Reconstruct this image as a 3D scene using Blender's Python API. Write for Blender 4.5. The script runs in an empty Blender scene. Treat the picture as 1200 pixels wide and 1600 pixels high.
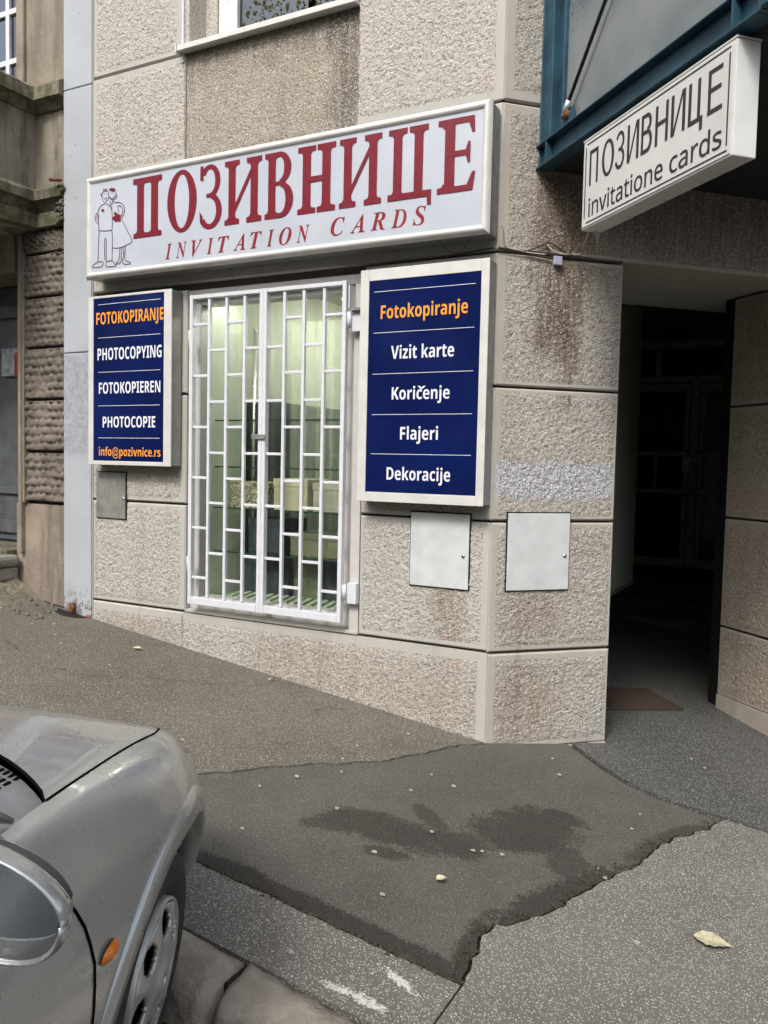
import bpy, bmesh, math, random
import numpy as np
from mathutils import Matrix, Vector
random.seed(7); np.random.seed(7)
S = bpy.context.scene
COL = S.collection

# ---------------------------------------------------------------- camera, sky, sun, exposure
F_PX = 1296.42
cam_d = bpy.data.cameras.new('camera'); cam = bpy.data.objects.new('camera', cam_d); COL.objects.link(cam)
cam_d.sensor_fit = 'VERTICAL'; cam_d.sensor_height = 36.0; cam_d.lens = 36.0 * F_PX / 1600.0
cam_d.clip_start = 0.05; cam_d.clip_end = 2000
_p, _r = math.radians(3.39932493), math.radians(1.26572588)
_F = Vector((0, math.cos(_p), -math.sin(_p))); _U0 = Vector((0, math.sin(_p), math.cos(_p))); _X0 = Vector((1, 0, 0))
_X = _X0 * math.cos(_r) + _U0 * math.sin(_r); _U = _U0 * math.cos(_r) - _X0 * math.sin(_r)
m = Matrix((_X, _U, -_F)).transposed().to_4x4(); m.translation = Vector((0, 0, 1.6))
cam.matrix_world = m
S.camera = cam

SUN_EL, SUN_AZ = 48.0, 205.0          # azimuth clockwise from +Y: high, behind the camera and to the left
w = bpy.data.worlds.new('World'); S.world = w; w.use_nodes = True
nt = w.node_tree; nt.nodes.clear()
sky = nt.nodes.new('ShaderNodeTexSky'); sky.sky_type = 'NISHITA'; sky.sun_disc = False
sky.sun_elevation = math.radians(SUN_EL); sky.sun_rotation = math.radians(SUN_AZ)
sky.air_density = 1.0; sky.dust_density = 3.0; sky.ozone_density = 1.0
bw = nt.nodes.new('ShaderNodeRGBToBW'); mx = nt.nodes.new('ShaderNodeMixRGB'); mx.inputs[0].default_value = 0.62
bg = nt.nodes.new('ShaderNodeBackground'); bg.inputs[1].default_value = 0.15
wo = nt.nodes.new('ShaderNodeOutputWorld')
nt.links.new(sky.outputs[0], bw.inputs[0]); nt.links.new(sky.outputs[0], mx.inputs[1]); nt.links.new(bw.outputs[0], mx.inputs[2])
nt.links.new(mx.outputs[0], bg.inputs[0]); nt.links.new(bg.outputs[0], wo.inputs[0])
sd = bpy.data.lights.new('sun', 'SUN'); sun = bpy.data.objects.new('sun', sd); COL.objects.link(sun)
sd.energy = 1.2; sd.angle = math.radians(14); sd.color = (1.0, 0.96, 0.90)
el, az = math.radians(SUN_EL), math.radians(SUN_AZ)
sdir = Vector((math.sin(az) * math.cos(el), math.cos(az) * math.cos(el), math.sin(el)))
sun.rotation_euler = sdir.to_track_quat('Z', 'Y').to_euler()
S.view_settings.view_transform = 'Standard'; S.view_settings.look = 'None'
S.view_settings.exposure = 1.08; S.view_settings.gamma = 1.0; S.view_settings.use_curve_mapping = False
S.render.engine = 'CYCLES'
S.cycles.max_bounces = 7; S.cycles.diffuse_bounces = 4; S.cycles.glossy_bounces = 4; S.cycles.transmission_bounces = 5; S.cycles.caustics_reflective = False; S.cycles.caustics_refractive = False

# ---------------------------------------------------------------- frames: x to the right along a wall, y into it, z up
C0 = Vector((0.570, 4.400, 0.0))
def frame(origin, ang): 
    f = Matrix.Rotation(ang, 4, 'Z'); f.translation = origin; return f
ANG_A = math.atan2(-0.47101771, 0.88212375)
ANG_B = ANG_A + math.radians(45)
FA = frame(C0, ANG_A)
FB = frame(C0, ANG_B)
SLOPE = -0.12
def gz(x, y=0): return 0.1045 + SLOPE * x          # pavement height in the long wall's frame

# ---------------------------------------------------------------- object helpers
def empty(name, M, label, cat, group=None):
    o = bpy.data.objects.new(name, None); COL.objects.link(o); o.empty_display_size = 0.2
    o.matrix_world = M.copy(); o['label'] = label; o['category'] = cat
    if group: o['group'] = group
    return o
def tag(o, label, cat, group=None):
    o['label'] = label; o['category'] = cat
    if group: o['group'] = group
    return o
def world_of(o):
    M = o.matrix_basis.copy()
    while o.parent: o = o.parent; M = o.matrix_basis @ M
    return M
def link(name, me, M, parent=None, kind=None):
    o = bpy.data.objects.new(name, me); COL.objects.link(o)
    if parent: o.parent = parent; o.matrix_basis = world_of(parent).inverted() @ M
    else: o.matrix_basis = M.copy()
    if kind: o['kind'] = kind
    return o
class MB:
    def __init__(s): s.v = []; s.f = []; s.mi = []; s.cur = 0; s.smooth = []; s.sm = False
    def add(s, vs, fs):
        b = len(s.v); s.v += [tuple(p) for p in vs]
        for f in fs: s.f.append([b + i for i in f]); s.mi.append(s.cur); s.smooth.append(s.sm)
        return s
    def box(s, x0, x1, y0, y1, z0, z1):
        return s.add([(x0,y0,z0),(x1,y0,z0),(x1,y1,z0),(x0,y1,z0),(x0,y0,z1),(x1,y0,z1),(x1,y1,z1),(x0,y1,z1)],
                     [(0,1,5,4),(1,2,6,5),(2,3,7,6),(3,0,4,7),(4,5,6,7),(3,2,1,0)])
    def prism(s, pts, y0, y1):               # polygon in xz, extruded in y
        n = len(pts)
        return s.add([(x, y0, z) for x, z in pts] + [(x, y1, z) for x, z in pts],
                     [tuple(range(n)), tuple(range(2*n-1, n-1, -1))] + [(i, i+n, (i+1) % n + n, (i+1) % n) for i in range(n)])
    def slab(s, pts, zf, th):                # polygon in xy; zf(x,y) top height
        n = len(pts)
        return s.add([(x, y, zf(x, y)) for x, y in pts] + [(x, y, zf(x, y) - th) for x, y in pts],
                     [tuple(range(n)), tuple(range(2*n-1, n-1, -1))] + [(i, i+n, (i+1) % n + n, (i+1) % n) for i in range(n)])
    def tube(s, path, r, n=8, cap=True):
        path = [Vector(p) for p in path]; rings = []
        for i, p in enumerate(path):
            d = (path[min(i+1, len(path)-1)] - path[max(i-1, 0)]).normalized()
            a = d.orthogonal().normalized() if i == 0 else (a - d * a.dot(d)).normalized()
            b = d.cross(a); rr = r[i] if isinstance(r, (list, tuple)) else r
            rings.append([p + (a * math.cos(2*math.pi*k/n) + b * math.sin(2*math.pi*k/n)) * rr for k in range(n)])
        old = s.sm; s.sm = True
        vs = [q for rg in rings for q in rg]; fs = []
        for i in range(len(path)-1):
            for k in range(n): fs.append((i*n+k, i*n+(k+1) % n, (i+1)*n+(k+1) % n, (i+1)*n+k))
        if cap: fs += [tuple(range(n-1, -1, -1)), tuple(range((len(path)-1)*n, len(path)*n))]
        s.add(vs, fs); s.sm = old; return s
    def cyl(s, c, axis, r, h, n=20, r2=None):
        c = Vector(c); ax = Vector(axis).normalized()
        return s.tube([c, c + ax * h], [r, r if r2 is None else r2], n)
    def strip(s, path, wd, y, closed=False):  # flat ribbon in the xz plane of constant width
        path = [Vector((p[0], p[1])) for p in path]; L = []; R = []; n = len(path)
        for i in range(n):
            if closed: d = path[(i+1) % n] - path[i-1]
            else: d = path[min(i+1, n-1)] - path[max(i-1, 0)]
            d.normalize(); q = Vector((-d.y, d.x)) * wd / 2
            L.append(path[i] + q); R.append(path[i] - q)
        vs = [(p.x, y, p.y) for p in L] + [(p.x, y, p.y) for p in R]
        rng = range(n) if closed else range(n-1)
        return s.add(vs, [(i, (i+1) % n, n+(i+1) % n, n+i) for i in rng])
    def build(s, name, mats, M, parent=None, kind=None, bevel=0, seg=2, ns=True):
        me = bpy.data.meshes.new(name); me.from_pydata(s.v, [], s.f)
        for mt in (mats if isinstance(mats, (list, tuple)) else [mats]): me.materials.append(mt)
        me.polygons.foreach_set('material_index', s.mi); me.polygons.foreach_set('use_smooth', s.smooth)
        bm = bmesh.new(); bm.from_mesh(me)
        if ns: bmesh.ops.recalc_face_normals(bm, faces=bm.faces)
        bm.to_mesh(me); bm.free(); me.update()
        o = link(name, me, M, parent, kind)
        if bevel:
            b = o.modifiers.new('bevel', 'BEVEL'); b.width = bevel; b.segments = seg; b.limit_method = 'ANGLE'; b.angle_limit = math.radians(40)
        return o
def box(name, mat, M, parent, x0, x1, y0, y1, z0, z1, bevel=0, kind=None):
    return MB().box(x0, x1, y0, y1, z0, z1).build(name, mat, M, parent, kind, bevel)

def _h(ix, iy, seed):
    n = (ix * 374761393 + iy * 668265263 + seed * 974634777) & 0xffffffff
    n = ((n ^ (n >> 13)) * 1274126177) & 0xffffffff
    return ((n ^ (n >> 16)) & 0xffff) / 65535.0
def vn(x, y, seed=0):                        # smooth value noise, vectorised
    x = np.asarray(x, float); y = np.asarray(y, float)
    ix = np.floor(x).astype(np.int64); iy = np.floor(y).astype(np.int64)
    fx = x - ix; fy = y - iy; fx = fx*fx*(3-2*fx); fy = fy*fy*(3-2*fy)
    a = _h(ix, iy, seed); b = _h(ix+1, iy, seed); c = _h(ix, iy+1, seed); d = _h(ix+1, iy+1, seed)
    return (a*(1-fx)+b*fx)*(1-fy) + (c*(1-fx)+d*fx)*fy

# ---------------------------------------------------------------- materials
class N:
    def __init__(s, name):
        s.m = bpy.data.materials.new(name); s.m.use_nodes = True; s.t = s.m.node_tree
        s.b = s.t.nodes['Principled BSDF']; s.co = s.n('ShaderNodeTexCoord').outputs['Object']
    def n(s, k, **kw):
        q = s.t.nodes.new(k)
        for a, v in kw.items(): setattr(q, a, v)
        return q
    def set(s, sock, v):
        if hasattr(v, 'is_output') or isinstance(v, bpy.types.NodeSocket): s.t.links.new(v, sock)
        else: sock.default_value = (tuple(v) + (1,)) if isinstance(v, (tuple, list)) and len(v) == 3 and sock.type == 'RGBA' else v
    def math(s, op, a, b=0.5, c=None, clamp=False):
        q = s.n('ShaderNodeMath', operation=op, use_clamp=clamp); s.set(q.inputs[0], a); s.set(q.inputs[1], b)
        if c is not None: s.set(q.inputs[2], c)
        return q.outputs[0]
    def mapping(s, scale=(1,1,1), loc=(0,0,0), src=None):
        q = s.n('ShaderNodeMapping'); s.t.links.new(src or s.co, q.inputs[0]); q.inputs['Scale'].default_value = scale; q.inputs['Location'].default_value = loc
        return q.outputs[0]
    def noise(s, scale, detail=3, rough=0.55, vec=None, dist=0.0):
        q = s.n('ShaderNodeTexNoise'); q.inputs['Scale'].default_value = scale; q.inputs['Detail'].default_value = detail
        q.inputs['Roughness'].default_value = rough; q.inputs['Distortion'].default_value = dist; s.t.links.new(vec or s.co, q.inputs['Vector']); return q.outputs['Fac']
    def vor(s, scale, feature='F1', out='Distance', vec=None, rnd=1.0):
        q = s.n('ShaderNodeTexVoronoi', feature=feature); q.inputs['Scale'].default_value = scale; q.inputs['Randomness'].default_value = rnd
        s.t.links.new(vec or s.co, q.inputs['Vector']); return q.outputs[out]
    def ramp(s, fac, a, b, va=0.0, vb=1.0):
        q = s.n('ShaderNodeMapRange', interpolation_type='SMOOTHSTEP'); s.set(q.inputs[0], fac)
        for i, v in enumerate((a, b, va, vb)): q.inputs[i+1].default_value = v
        return q.outputs[0]
    def mix(s, fac, a, b, mode='MIX'):
        q = s.n('ShaderNodeMix', data_type='RGBA', blend_type=mode); s.set(q.inputs[0], fac); s.set(q.inputs[6], a); s.set(q.inputs[7], b); return q.outputs[2]
    def xyz(s, vec=None):
        q = s.n('ShaderNodeSeparateXYZ'); s.t.links.new(vec or s.co, q.inputs[0]); return q.outputs
    def band(s, v, a, b, soft=0.03):
        return s.math('MULTIPLY', s.ramp(v, a-soft, a+soft), s.ramp(v, b-soft, b+soft, 1.0, 0.0))
    def mul(s, *v):
        r = v[0]
        for q in v[1:]: r = s.math('MULTIPLY', r, q)
        return r
    def bump(s, h, strength=0.5, dist=0.01):
        q = s.n('ShaderNodeBump'); q.inputs['Strength'].default_value = strength; q.inputs['Distance'].default_value = dist
        s.set(q.inputs['Height'], h); s.t.links.new(q.outputs[0], s.b.inputs['Normal'])
    def out(s, col, rough=0.6, metal=0.0, spec=0.4, coat=0):
        s.set(s.b.inputs['Base Color'], col); s.set(s.b.inputs['Roughness'], rough); s.set(s.b.inputs['Metallic'], metal)
        s.b.inputs['Specular IOR Level'].default_value = spec; s.b.inputs['Coat Weight'].default_value = coat
        return s.m

def simple(name, col, rough=0.5, metal=0.0, spec=0.4, var=0.12, scale=12, bump=0.0, bscale=60, coat=0):
    q = N(name); c2 = tuple(v * (1 - 2.2*var) for v in col)
    f = q.ramp(q.noise(scale, 4, 0.6), 0.3, 0.75)
    c = q.mix(f, col, c2)
    r = q.ramp(q.noise(scale*1.7, 3), 0.3, 0.7, max(rough-0.08, 0.02), min(rough+0.1, 1))
    if bump: q.bump(q.noise(bscale, 4), bump, 0.004)
    return q.out(c, r, metal, spec, coat)

def stucco(name, base, coarse=True, stains_shade=(), tint=(0.205, 0.165, 0.13), light=(0.55, 0.53, 0.49), dirt=0.42, silver=None):
    q = N(name); x, y, z = q.xyz()
    big = q.noise(1.3, 4, 0.6); mid = q.noise(7, 4, 0.6)
    c = q.mix(q.ramp(big, 0.35, 0.65), base, tuple(v*k for v, k in zip(base, (0.93, 0.95, 0.98))))
    c = q.mix(q.math('MULTIPLY', q.ramp(mid, 0.45, 0.8), 0.35), c, light)
    st = q.noise(1.0, 4, 0.6, q.mapping((9, 9, 0.55)))                       # rain streaks
    c = q.mix(q.math('MULTIPLY', q.ramp(st, 0.50, 0.80), dirt), c, tint)
    bl = q.noise(2.2, 5, 0.65, q.mapping((1, 1, 0.8), (3.3, 1, 2)))
    c = q.mix(q.math('MULTIPLY', q.ramp(bl, 0.52, 0.78), dirt*0.8), c, tuple(v*1.1 for v in tint))
    if silver:
        ns = q.math('MULTIPLY', q.math('SUBTRACT', q.noise(9, 3), 0.5), 0.05)
        xx = q.math('ADD', x, ns); zz = q.math('ADD', z, ns)
        mk = q.mul(q.band(xx, silver[0], silver[1], 0.012), q.band(zz, silver[2], silver[3], 0.012))
        mk = q.math('MULTIPLY', mk, q.ramp(q.noise(28, 4), 0.3, 0.52, 0.55, 1.0))
        c = q.mix(mk, c, q.mix(q.ramp(q.noise(95, 2), 0.44, 0.56), (0.30, 0.305, 0.33), (0.58, 0.59, 0.62)))
    for (x0, x1, z0, z1, k, col) in stains_shade:
        ns = q.math('MULTIPLY', q.math('SUBTRACT', q.noise(3.0, 4, 0.65, q.mapping((3, 3, 1))), 0.5), 0.30)
        soft = min(x1-x0, z1-z0) * 0.35
        mk = q.mul(q.band(q.math('ADD', x, ns), x0, x1, soft), q.band(q.math('ADD', z, ns), z0, z1, soft*1.3))
        mk = q.mul(mk, k, q.ramp(q.noise(2.0, 4, 0.7, q.mapping((16, 16, 1.2))), 0.30, 0.62, 0.35, 1.0))
        c = q.mix(mk, c, col)
    # mortar mottling: darker in the bump's lows, pale grains mixed in
    if coarse:
        g = q.noise(70, 3, 0.65, dist=0.6); v = q.vor(95)
        hue = q.ramp(q.noise(4.0, 3, 0.6, q.mapping((1,1,1), (7, 2, 5))), 0.42, 0.58)
        c = q.mix(q.math('MULTIPLY', hue, 0.30), c, q.mix(1.0, c, (1.04, 0.99, 0.94), 'MULTIPLY'))
        c = q.mix(q.math('MULTIPLY', q.ramp(g, 0.36, 0.50, 1, 0), 0.62), c, tuple(k*0.55 for k in tint))
        c = q.mix(q.math('MULTIPLY', q.ramp(q.noise(105, 2), 0.52, 0.66), 0.55), c, (0.66, 0.625, 0.56))
        q.bump(q.math('ADD', q.math('MULTIPLY', g, 1.0), q.math('MULTIPLY', v, 0.4)), 0.9, 0.009)
    else:
        g = q.noise(60, 5, 0.7)
        c = q.mix(q.math('MULTIPLY', q.ramp(g, 0.55, 0.75), 0.25), c, tint)
        q.bump(g, 0.3, 0.003)
    return q.out(c, 0.92, 0, 0.15)

BEIGE = (0.470, 0.447, 0.400)
TAN = (0.435, 0.402, 0.350)
RUST = (0.25, 0.15, 0.095); GRIME = (0.11, 0.095, 0.08)
M_rough_A = stucco('roughcast_render', BEIGE, stains_shade=[(-0.30, -0.16, 0.50, 0.93, 0.65, RUST), (-2.9, -2.2, 0.1, 0.55, 0.4, RUST), (-1.6, 0.0, 0.1, 0.5, 0.35, RUST), (-2.94, -2.2, 4.02, 4.2, 0.6, GRIME)])
M_rough_Up = stucco('roughcast_render_upper', (0.50, 0.46, 0.41), dirt=0.22)
M_apron = stucco('roughcast_render_apron', (0.36, 0.315, 0.25), dirt=0.45, stains_shade=[(-1.06, -0.86, 3.4, 4.2, 0.75, GRIME), (-2.14, -0.8, 4.0, 4.25, 0.7, GRIME)])
M_smooth_A = stucco('smooth_render', (0.47, 0.447, 0.402), coarse=False, dirt=0.3, light=(0.52, 0.5, 0.46))
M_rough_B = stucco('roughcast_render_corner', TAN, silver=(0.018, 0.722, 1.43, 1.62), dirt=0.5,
    stains_shade=[(0.20, 0.48, 2.2, 3.25, 0.9, (0.13, 0.085, 0.06)), (0.36, 0.46, 1.9, 2.9, 0.9, (0.12, 0.07, 0.05)), (0.55, 4.5, 2.72, 3.5, 0.75, (0.10, 0.08, 0.06)), (0.30, 0.60, 2.72, 3.2, 0.7, (0.11, 0.08, 0.06)), (0.05, 0.4, 0.1, 0.5, 0.5, RUST), (0.1, 0.45, 0.65, 0.95, 0.4, RUST), (0.10, 0.7, 2.72, 3.45, 0.4, (0.2, 0.14, 0.1))])  # the long beam entry paints in canopy shade along with its grime
M_smooth_B = stucco('smooth_render_corner', (0.44, 0.40, 0.345), coarse=False, silver=(0.018, 0.722, 1.43, 1.62), dirt=0.4, stains_shade=[(0.22, 0.5, 2.3, 3.2, 0.8, (0.13, 0.085, 0.06))])
M_rough_P = stucco('roughcast_render_pillar', (0.43, 0.36, 0.29), dirt=0.4)
M_smooth_P = stucco('smooth_render_pillar', (0.42, 0.37, 0.31), coarse=False, dirt=0.3)
M_joint = simple('joint_mortar', (0.10, 0.085, 0.07), 0.95, bump=0.3)
M_frame_paint = simple('white_window_paint', (0.55, 0.53, 0.51), 0.45, var=0.05, bump=0.05)
M_white_metal = simple('white_metal_paint', (0.66, 0.67, 0.70), 0.38, var=0.04, scale=20)
M_alu = simple('aluminium', (0.62, 0.62, 0.60), 0.32, 0.75, var=0.06)
M_alu_w = simple('brushed_pale_aluminium', (0.68, 0.665, 0.63), 0.38, 0.12, var=0.05)
M_alu_dark = simple('dark_aluminium_side', (0.34, 0.345, 0.34), 0.4, 0.5, var=0.08)
M_sign_face = simple('sign_white_acrylic', (0.49, 0.515, 0.575), 0.16, spec=0.5, var=0.04, scale=3)
M_red = simple('sign_red_vinyl', (0.175, 0.007, 0.018), 0.35, var=0.015)
M_red2 = simple('sign_red_ink', (0.25, 0.022, 0.03), 0.3, var=0.08)
M_plum = simple('sign_line_ink', (0.12, 0.05, 0.08), 0.4)
M_blue = simple('sign_blue_vinyl', (0.004, 0.012, 0.088), 0.14, spec=0.5, var=0.18, scale=1.6)
M_orange = simple('sign_orange_vinyl', (0.85, 0.33, 0.035), 0.4, var=0.03)
M_txt_white = simple('sign_white_vinyl', (0.74, 0.75, 0.80), 0.4, var=0.02)
M_board = simple('hanging_sign_white', (0.68, 0.68, 0.645), 0.35, var=0.05, scale=4)
M_txt_black = simple('sign_black_vinyl', (0.035, 0.028, 0.03), 0.4)
M_cab = simple('cabinet_white_paint', (0.60, 0.62, 0.61), 0.5, var=0.07, scale=9, bump=0.04)
M_cab_grey = simple('cabinet_grey_steel', (0.28, 0.275, 0.25), 0.55, 0.2, var=0.16, scale=10)
M_black = simple('black_hole', (0.012, 0.012, 0.012), 0.8)
M_teal = simple('teal_steel_paint', (0.028, 0.085, 0.125), 0.42, var=0.22, scale=6, bump=0.05)
M_rusty = simple('rusty_steel', (0.22, 0.10, 0.05), 0.8, 0.3, var=0.3, scale=60)
M_cable = simple('dark_cable', (0.05, 0.035, 0.03), 0.6)
M_cable_w = simple('pale_cable', (0.5, 0.45, 0.38), 0.55)
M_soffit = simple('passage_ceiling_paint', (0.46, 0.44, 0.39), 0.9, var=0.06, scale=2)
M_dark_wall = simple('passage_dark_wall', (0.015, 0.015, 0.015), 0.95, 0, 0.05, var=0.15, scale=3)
M_dark_metal = simple('passage_door_frame', (0.80, 0.76, 0.70), 0.85, 0.0, var=0.15)
M_mat = simple('coir_doormat', (0.070, 0.047, 0.033), 0.95, var=0.2, scale=40, bump=0.8, bscale=250)
M_pillar_strip = None

def glass(name, tint=(0.9, 0.95, 0.92), rough=0.0, kf=1.0):
    q = N(name); t = q.t; t.nodes.remove(q.b)
    out = t.nodes['Material Output']
    tr = q.n('ShaderNodeBsdfTransparent'); tr.inputs[0].default_value = tint + (1,)
    gl = q.n('ShaderNodeBsdfGlossy'); gl.inputs['Roughness'].default_value = rough; gl.inputs['Color'].default_value = (0.95, 0.97, 1, 1)
    ge = q.n('ShaderNodeNewGeometry'); dp = q.n('ShaderNodeVectorMath', operation='DOT_PRODUCT')
    t.links.new(ge.outputs['Normal'], dp.inputs[0]); t.links.new(ge.outputs['Incoming'], dp.inputs[1])
    k = q.math('POWER', q.math('SUBTRACT', 1.0, q.math('ABSOLUTE', dp.outputs['Value'], 0.0), clamp=True), 5.0)
    k = q.math('MULTIPLY', q.math('ADD', q.math('MULTIPLY', k, 0.96), 0.04), kf, clamp=True)
    mixn = q.n('ShaderNodeMixShader'); q.set(mixn.inputs[0], k); t.links.new(tr.outputs[0], mixn.inputs[1]); t.links.new(gl.outputs[0], mixn.inputs[2])
    t.links.new(mixn.outputs[0], out.inputs[0]); return q.m
M_glass = glass('shop_window_glass', (0.945, 0.965, 0.93))
M_glass_up = glass('upper_window_glass', (0.25, 0.30, 0.33), 0.0, 3.5)
M_car_glass = glass('car_glass', (0.35, 0.42, 0.40))

def asphalt(name, base, fleck, fleck_amt, fscale=210, stain=None, bump=0.5, patchy=0.3, splash=None, crack=False):
    q = N(name)
    big = q.noise(1.1, 4, 0.6); c = q.mix(q.ramp(big, 0.3, 0.7), base, tuple(v*0.78 for v in base))
    c = q.mix(q.math('MULTIPLY', q.ramp(q.noise(4.5, 5, 0.7), 0.42, 0.75), patchy), c, tuple(v*0.55 for v in base))
    d = q.vor(fscale); cc = q.vor(fscale, out='Color'); rx = q.xyz(cc)
    grains = q.mul(q.ramp(d, 0.18, 0.42, 1, 0), q.ramp(rx[0], 1-fleck_amt, 1-fleck_amt+0.05))
    c = q.mix(q.math('MULTIPLY', q.ramp(d, 0.25, 0.65), 0.55), c, tuple(v*0.45 for v in base))
    c = q.mix(grains, c, fleck)
    d2 = q.vor(fscale*0.42); c2 = q.xyz(q.vor(fscale*0.42, out='Color'))
    c = q.mix(q.mul(q.ramp(d2, 0.10, 0.26, 1, 0), q.ramp(c2[1], 1-fleck_amt*0.3, 1-fleck_amt*0.3+0.03), 0.8), c, tuple(min(v*1.25, 0.8) for v in fleck))
    if stain:
        x, y, z = q.xyz(); tot = None
        for (cx, cy, rx_, ry_, ang, k) in stain:
            ca, sa = math.cos(ang), math.sin(ang)
            dx = q.math('SUBTRACT', x, cx); dy = q.math('SUBTRACT', y, cy)
            a = q.math('DIVIDE', q.math('ADD', q.math('MULTIPLY', dx, ca), q.math('MULTIPLY', dy, sa)), rx_)
            b = q.math('DIVIDE', q.math('SUBTRACT', q.math('MULTIPLY', dy, ca), q.math('MULTIPLY', dx, sa)), ry_)
            r2 = q.math('ADD', q.math('MULTIPLY', a, a), q.math('MULTIPLY', b, b))
            nz = q.math('ADD', q.math('MULTIPLY', q.math('SUBTRACT', q.noise(8, 6, 0.8), 0.5), 3.6), q.math('MULTIPLY', q.math('SUBTRACT', q.noise(110, 2, 0.6), 0.5), 1.8))
            mk = q.math('MULTIPLY', q.ramp(q.math('ADD', r2, nz), 0.62, 1.15, 1, 0), min(1, k*1.08))
            tot = mk if tot is None else q.math('MAXIMUM', tot, mk)
        c = q.mix(tot, c, q.mix(1.0, c, (0.36, 0.34, 0.32), 'MULTIPLY'))
    if splash:
        x, y, z = q.xyz(); tot = None
        for (cx, cy, rx_, ry_, ang, k) in splash:
            ca, sa = math.cos(ang), math.sin(ang); dx = q.math('SUBTRACT', x, cx); dy = q.math('SUBTRACT', y, cy)
            a = q.math('DIVIDE', q.math('ADD', q.math('MULTIPLY', dx, ca), q.math('MULTIPLY', dy, sa)), rx_)
            b = q.math('DIVIDE', q.math('SUBTRACT', q.math('MULTIPLY', dy, ca), q.math('MULTIPLY', dx, sa)), ry_)
            r2 = q.math('ADD', q.math('MULTIPLY', a, a), q.math('MULTIPLY', b, b))
            nz = q.math('ADD', q.math('MULTIPLY', q.math('SUBTRACT', q.noise(45, 5, 0.8), 0.5), 4.0), q.math('MULTIPLY', q.math('SUBTRACT', q.noise(170, 2), 0.5), 2.2))
            mk = q.math('MULTIPLY', q.ramp(q.math('ADD', r2, nz), 0.35, 0.6, 1, 0), k); tot = mk if tot is None else q.math('MAXIMUM', tot, mk)
        c = q.mix(tot, c, (0.62, 0.60, 0.54))
    if crack:
        wv = q.n('ShaderNodeVectorMath', operation='ADD'); nz_ = q.n('ShaderNodeTexNoise'); nz_.inputs['Scale'].default_value = 5; q.t.links.new(q.co, nz_.inputs['Vector'])
        sc_ = q.n('ShaderNodeVectorMath', operation='SCALE'); sc_.inputs['Scale'].default_value = 0.25; q.t.links.new(nz_.outputs['Color'], sc_.inputs[0]); q.t.links.new(q.co, wv.inputs[0]); q.t.links.new(sc_.outputs[0], wv.inputs[1])
        e_ = q.vor(0.8, 'DISTANCE_TO_EDGE', vec=wv.outputs[0]); cr = q.mul(q.ramp(e_, 0.001, 0.006, 1, 0), q.ramp(q.noise(2.3, 3), 0.50, 0.58), 0.75); c = q.mix(cr, c, tuple(v*0.25 for v in base))
    q.bump(q.math('ADD', q.math('MULTIPLY', d, -1.0), q.math('MULTIPLY', q.noise(30, 4), 0.8)), bump, 0.005)
    return q.out(c, 0.88, 0, 0.25)
M_asph_up = asphalt('pavement_old_asphalt', (0.165, 0.150, 0.122), (0.46, 0.43, 0.36), 0.42, 150, patchy=0.45, crack=True)
M_asph_sp = asphalt('pavement_speckled_asphalt', (0.222, 0.207, 0.180), (0.50, 0.475, 0.42), 0.66, 135, patchy=0.45, splash=[(0.50, -1.985, 0.085, 0.022, -0.35, 0.95), (0.455, -2.125, 0.10, 0.026, 0.0, 0.95), (0.36, -2.13, 0.05, 0.02, 0.2, 0.7)])
M_asph_patch = asphalt('pavement_dark_patch_asphalt', (0.130, 0.121, 0.104), (0.30, 0.28, 0.24), 0.30, 200,
    stain=[(0.05, -1.20, 0.30, 0.13, 0.1, 0.75), (0.50, -0.78, 0.20, 0.26, -0.5, 0.75), (0.30, -1.10, 0.16, 0.12, 0.4, 0.7), (0.12, -1.36, 0.10, 0.05, 0.3, 0.7), (-0.16, -1.32, 0.14, 0.05, 0.5, 0.65), (0.60, -0.56, 0.12, 0.07, 0.1, 0.7), (0.14, -0.98, 0.14, 0.05, -0.6, 0.6), (0.72, -0.92, 0.10, 0.14, 0.2, 0.65),
           (0.64, -1.72, 0.07, 0.28, 0.15, 0.8), (0.10, -1.84, 0.9, 0.055, 0.0, 0.8), (0.78, -1.2, 0.10, 0.40, -0.32, 0.8), (1.05, -0.42, 0.08, 0.35, -0.4, 0.6)])
M_asph_road = asphalt('road_asphalt', (0.060, 0.052, 0.046), (0.15, 0.12, 0.10), 0.2, 150, bump=0.8)
M_dirt = simple('dark_crack_dirt', (0.030, 0.026, 0.021), 0.95, var=0.3, scale=80, bump=0.8, bscale=200)
M_terrazzo = asphalt('terrazzo_floor', (0.105, 0.105, 0.098), (0.38, 0.38, 0.355), 0.55, 125, bump=0.1, patchy=0.4)
M_terrazzo.node_tree.nodes['Principled BSDF'].inputs['Roughness'].default_value = 0.5
def kerb_mat():
    q = N('kerb_stone'); c = q.mix(q.ramp(q.noise(5, 5, 0.7), 0.3, 0.7), (0.46, 0.41, 0.34), (0.27, 0.235, 0.19))
    c = q.mix(q.math('MULTIPLY', q.ramp(q.noise(40, 3), 0.5, 0.7), 0.5), c, (0.36, 0.33, 0.28))
    q.bump(q.noise(24, 6, 0.7), 0.9, 0.02); return q.out(c, 0.9, 0, 0.2)
M_kerb = kerb_mat()

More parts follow.
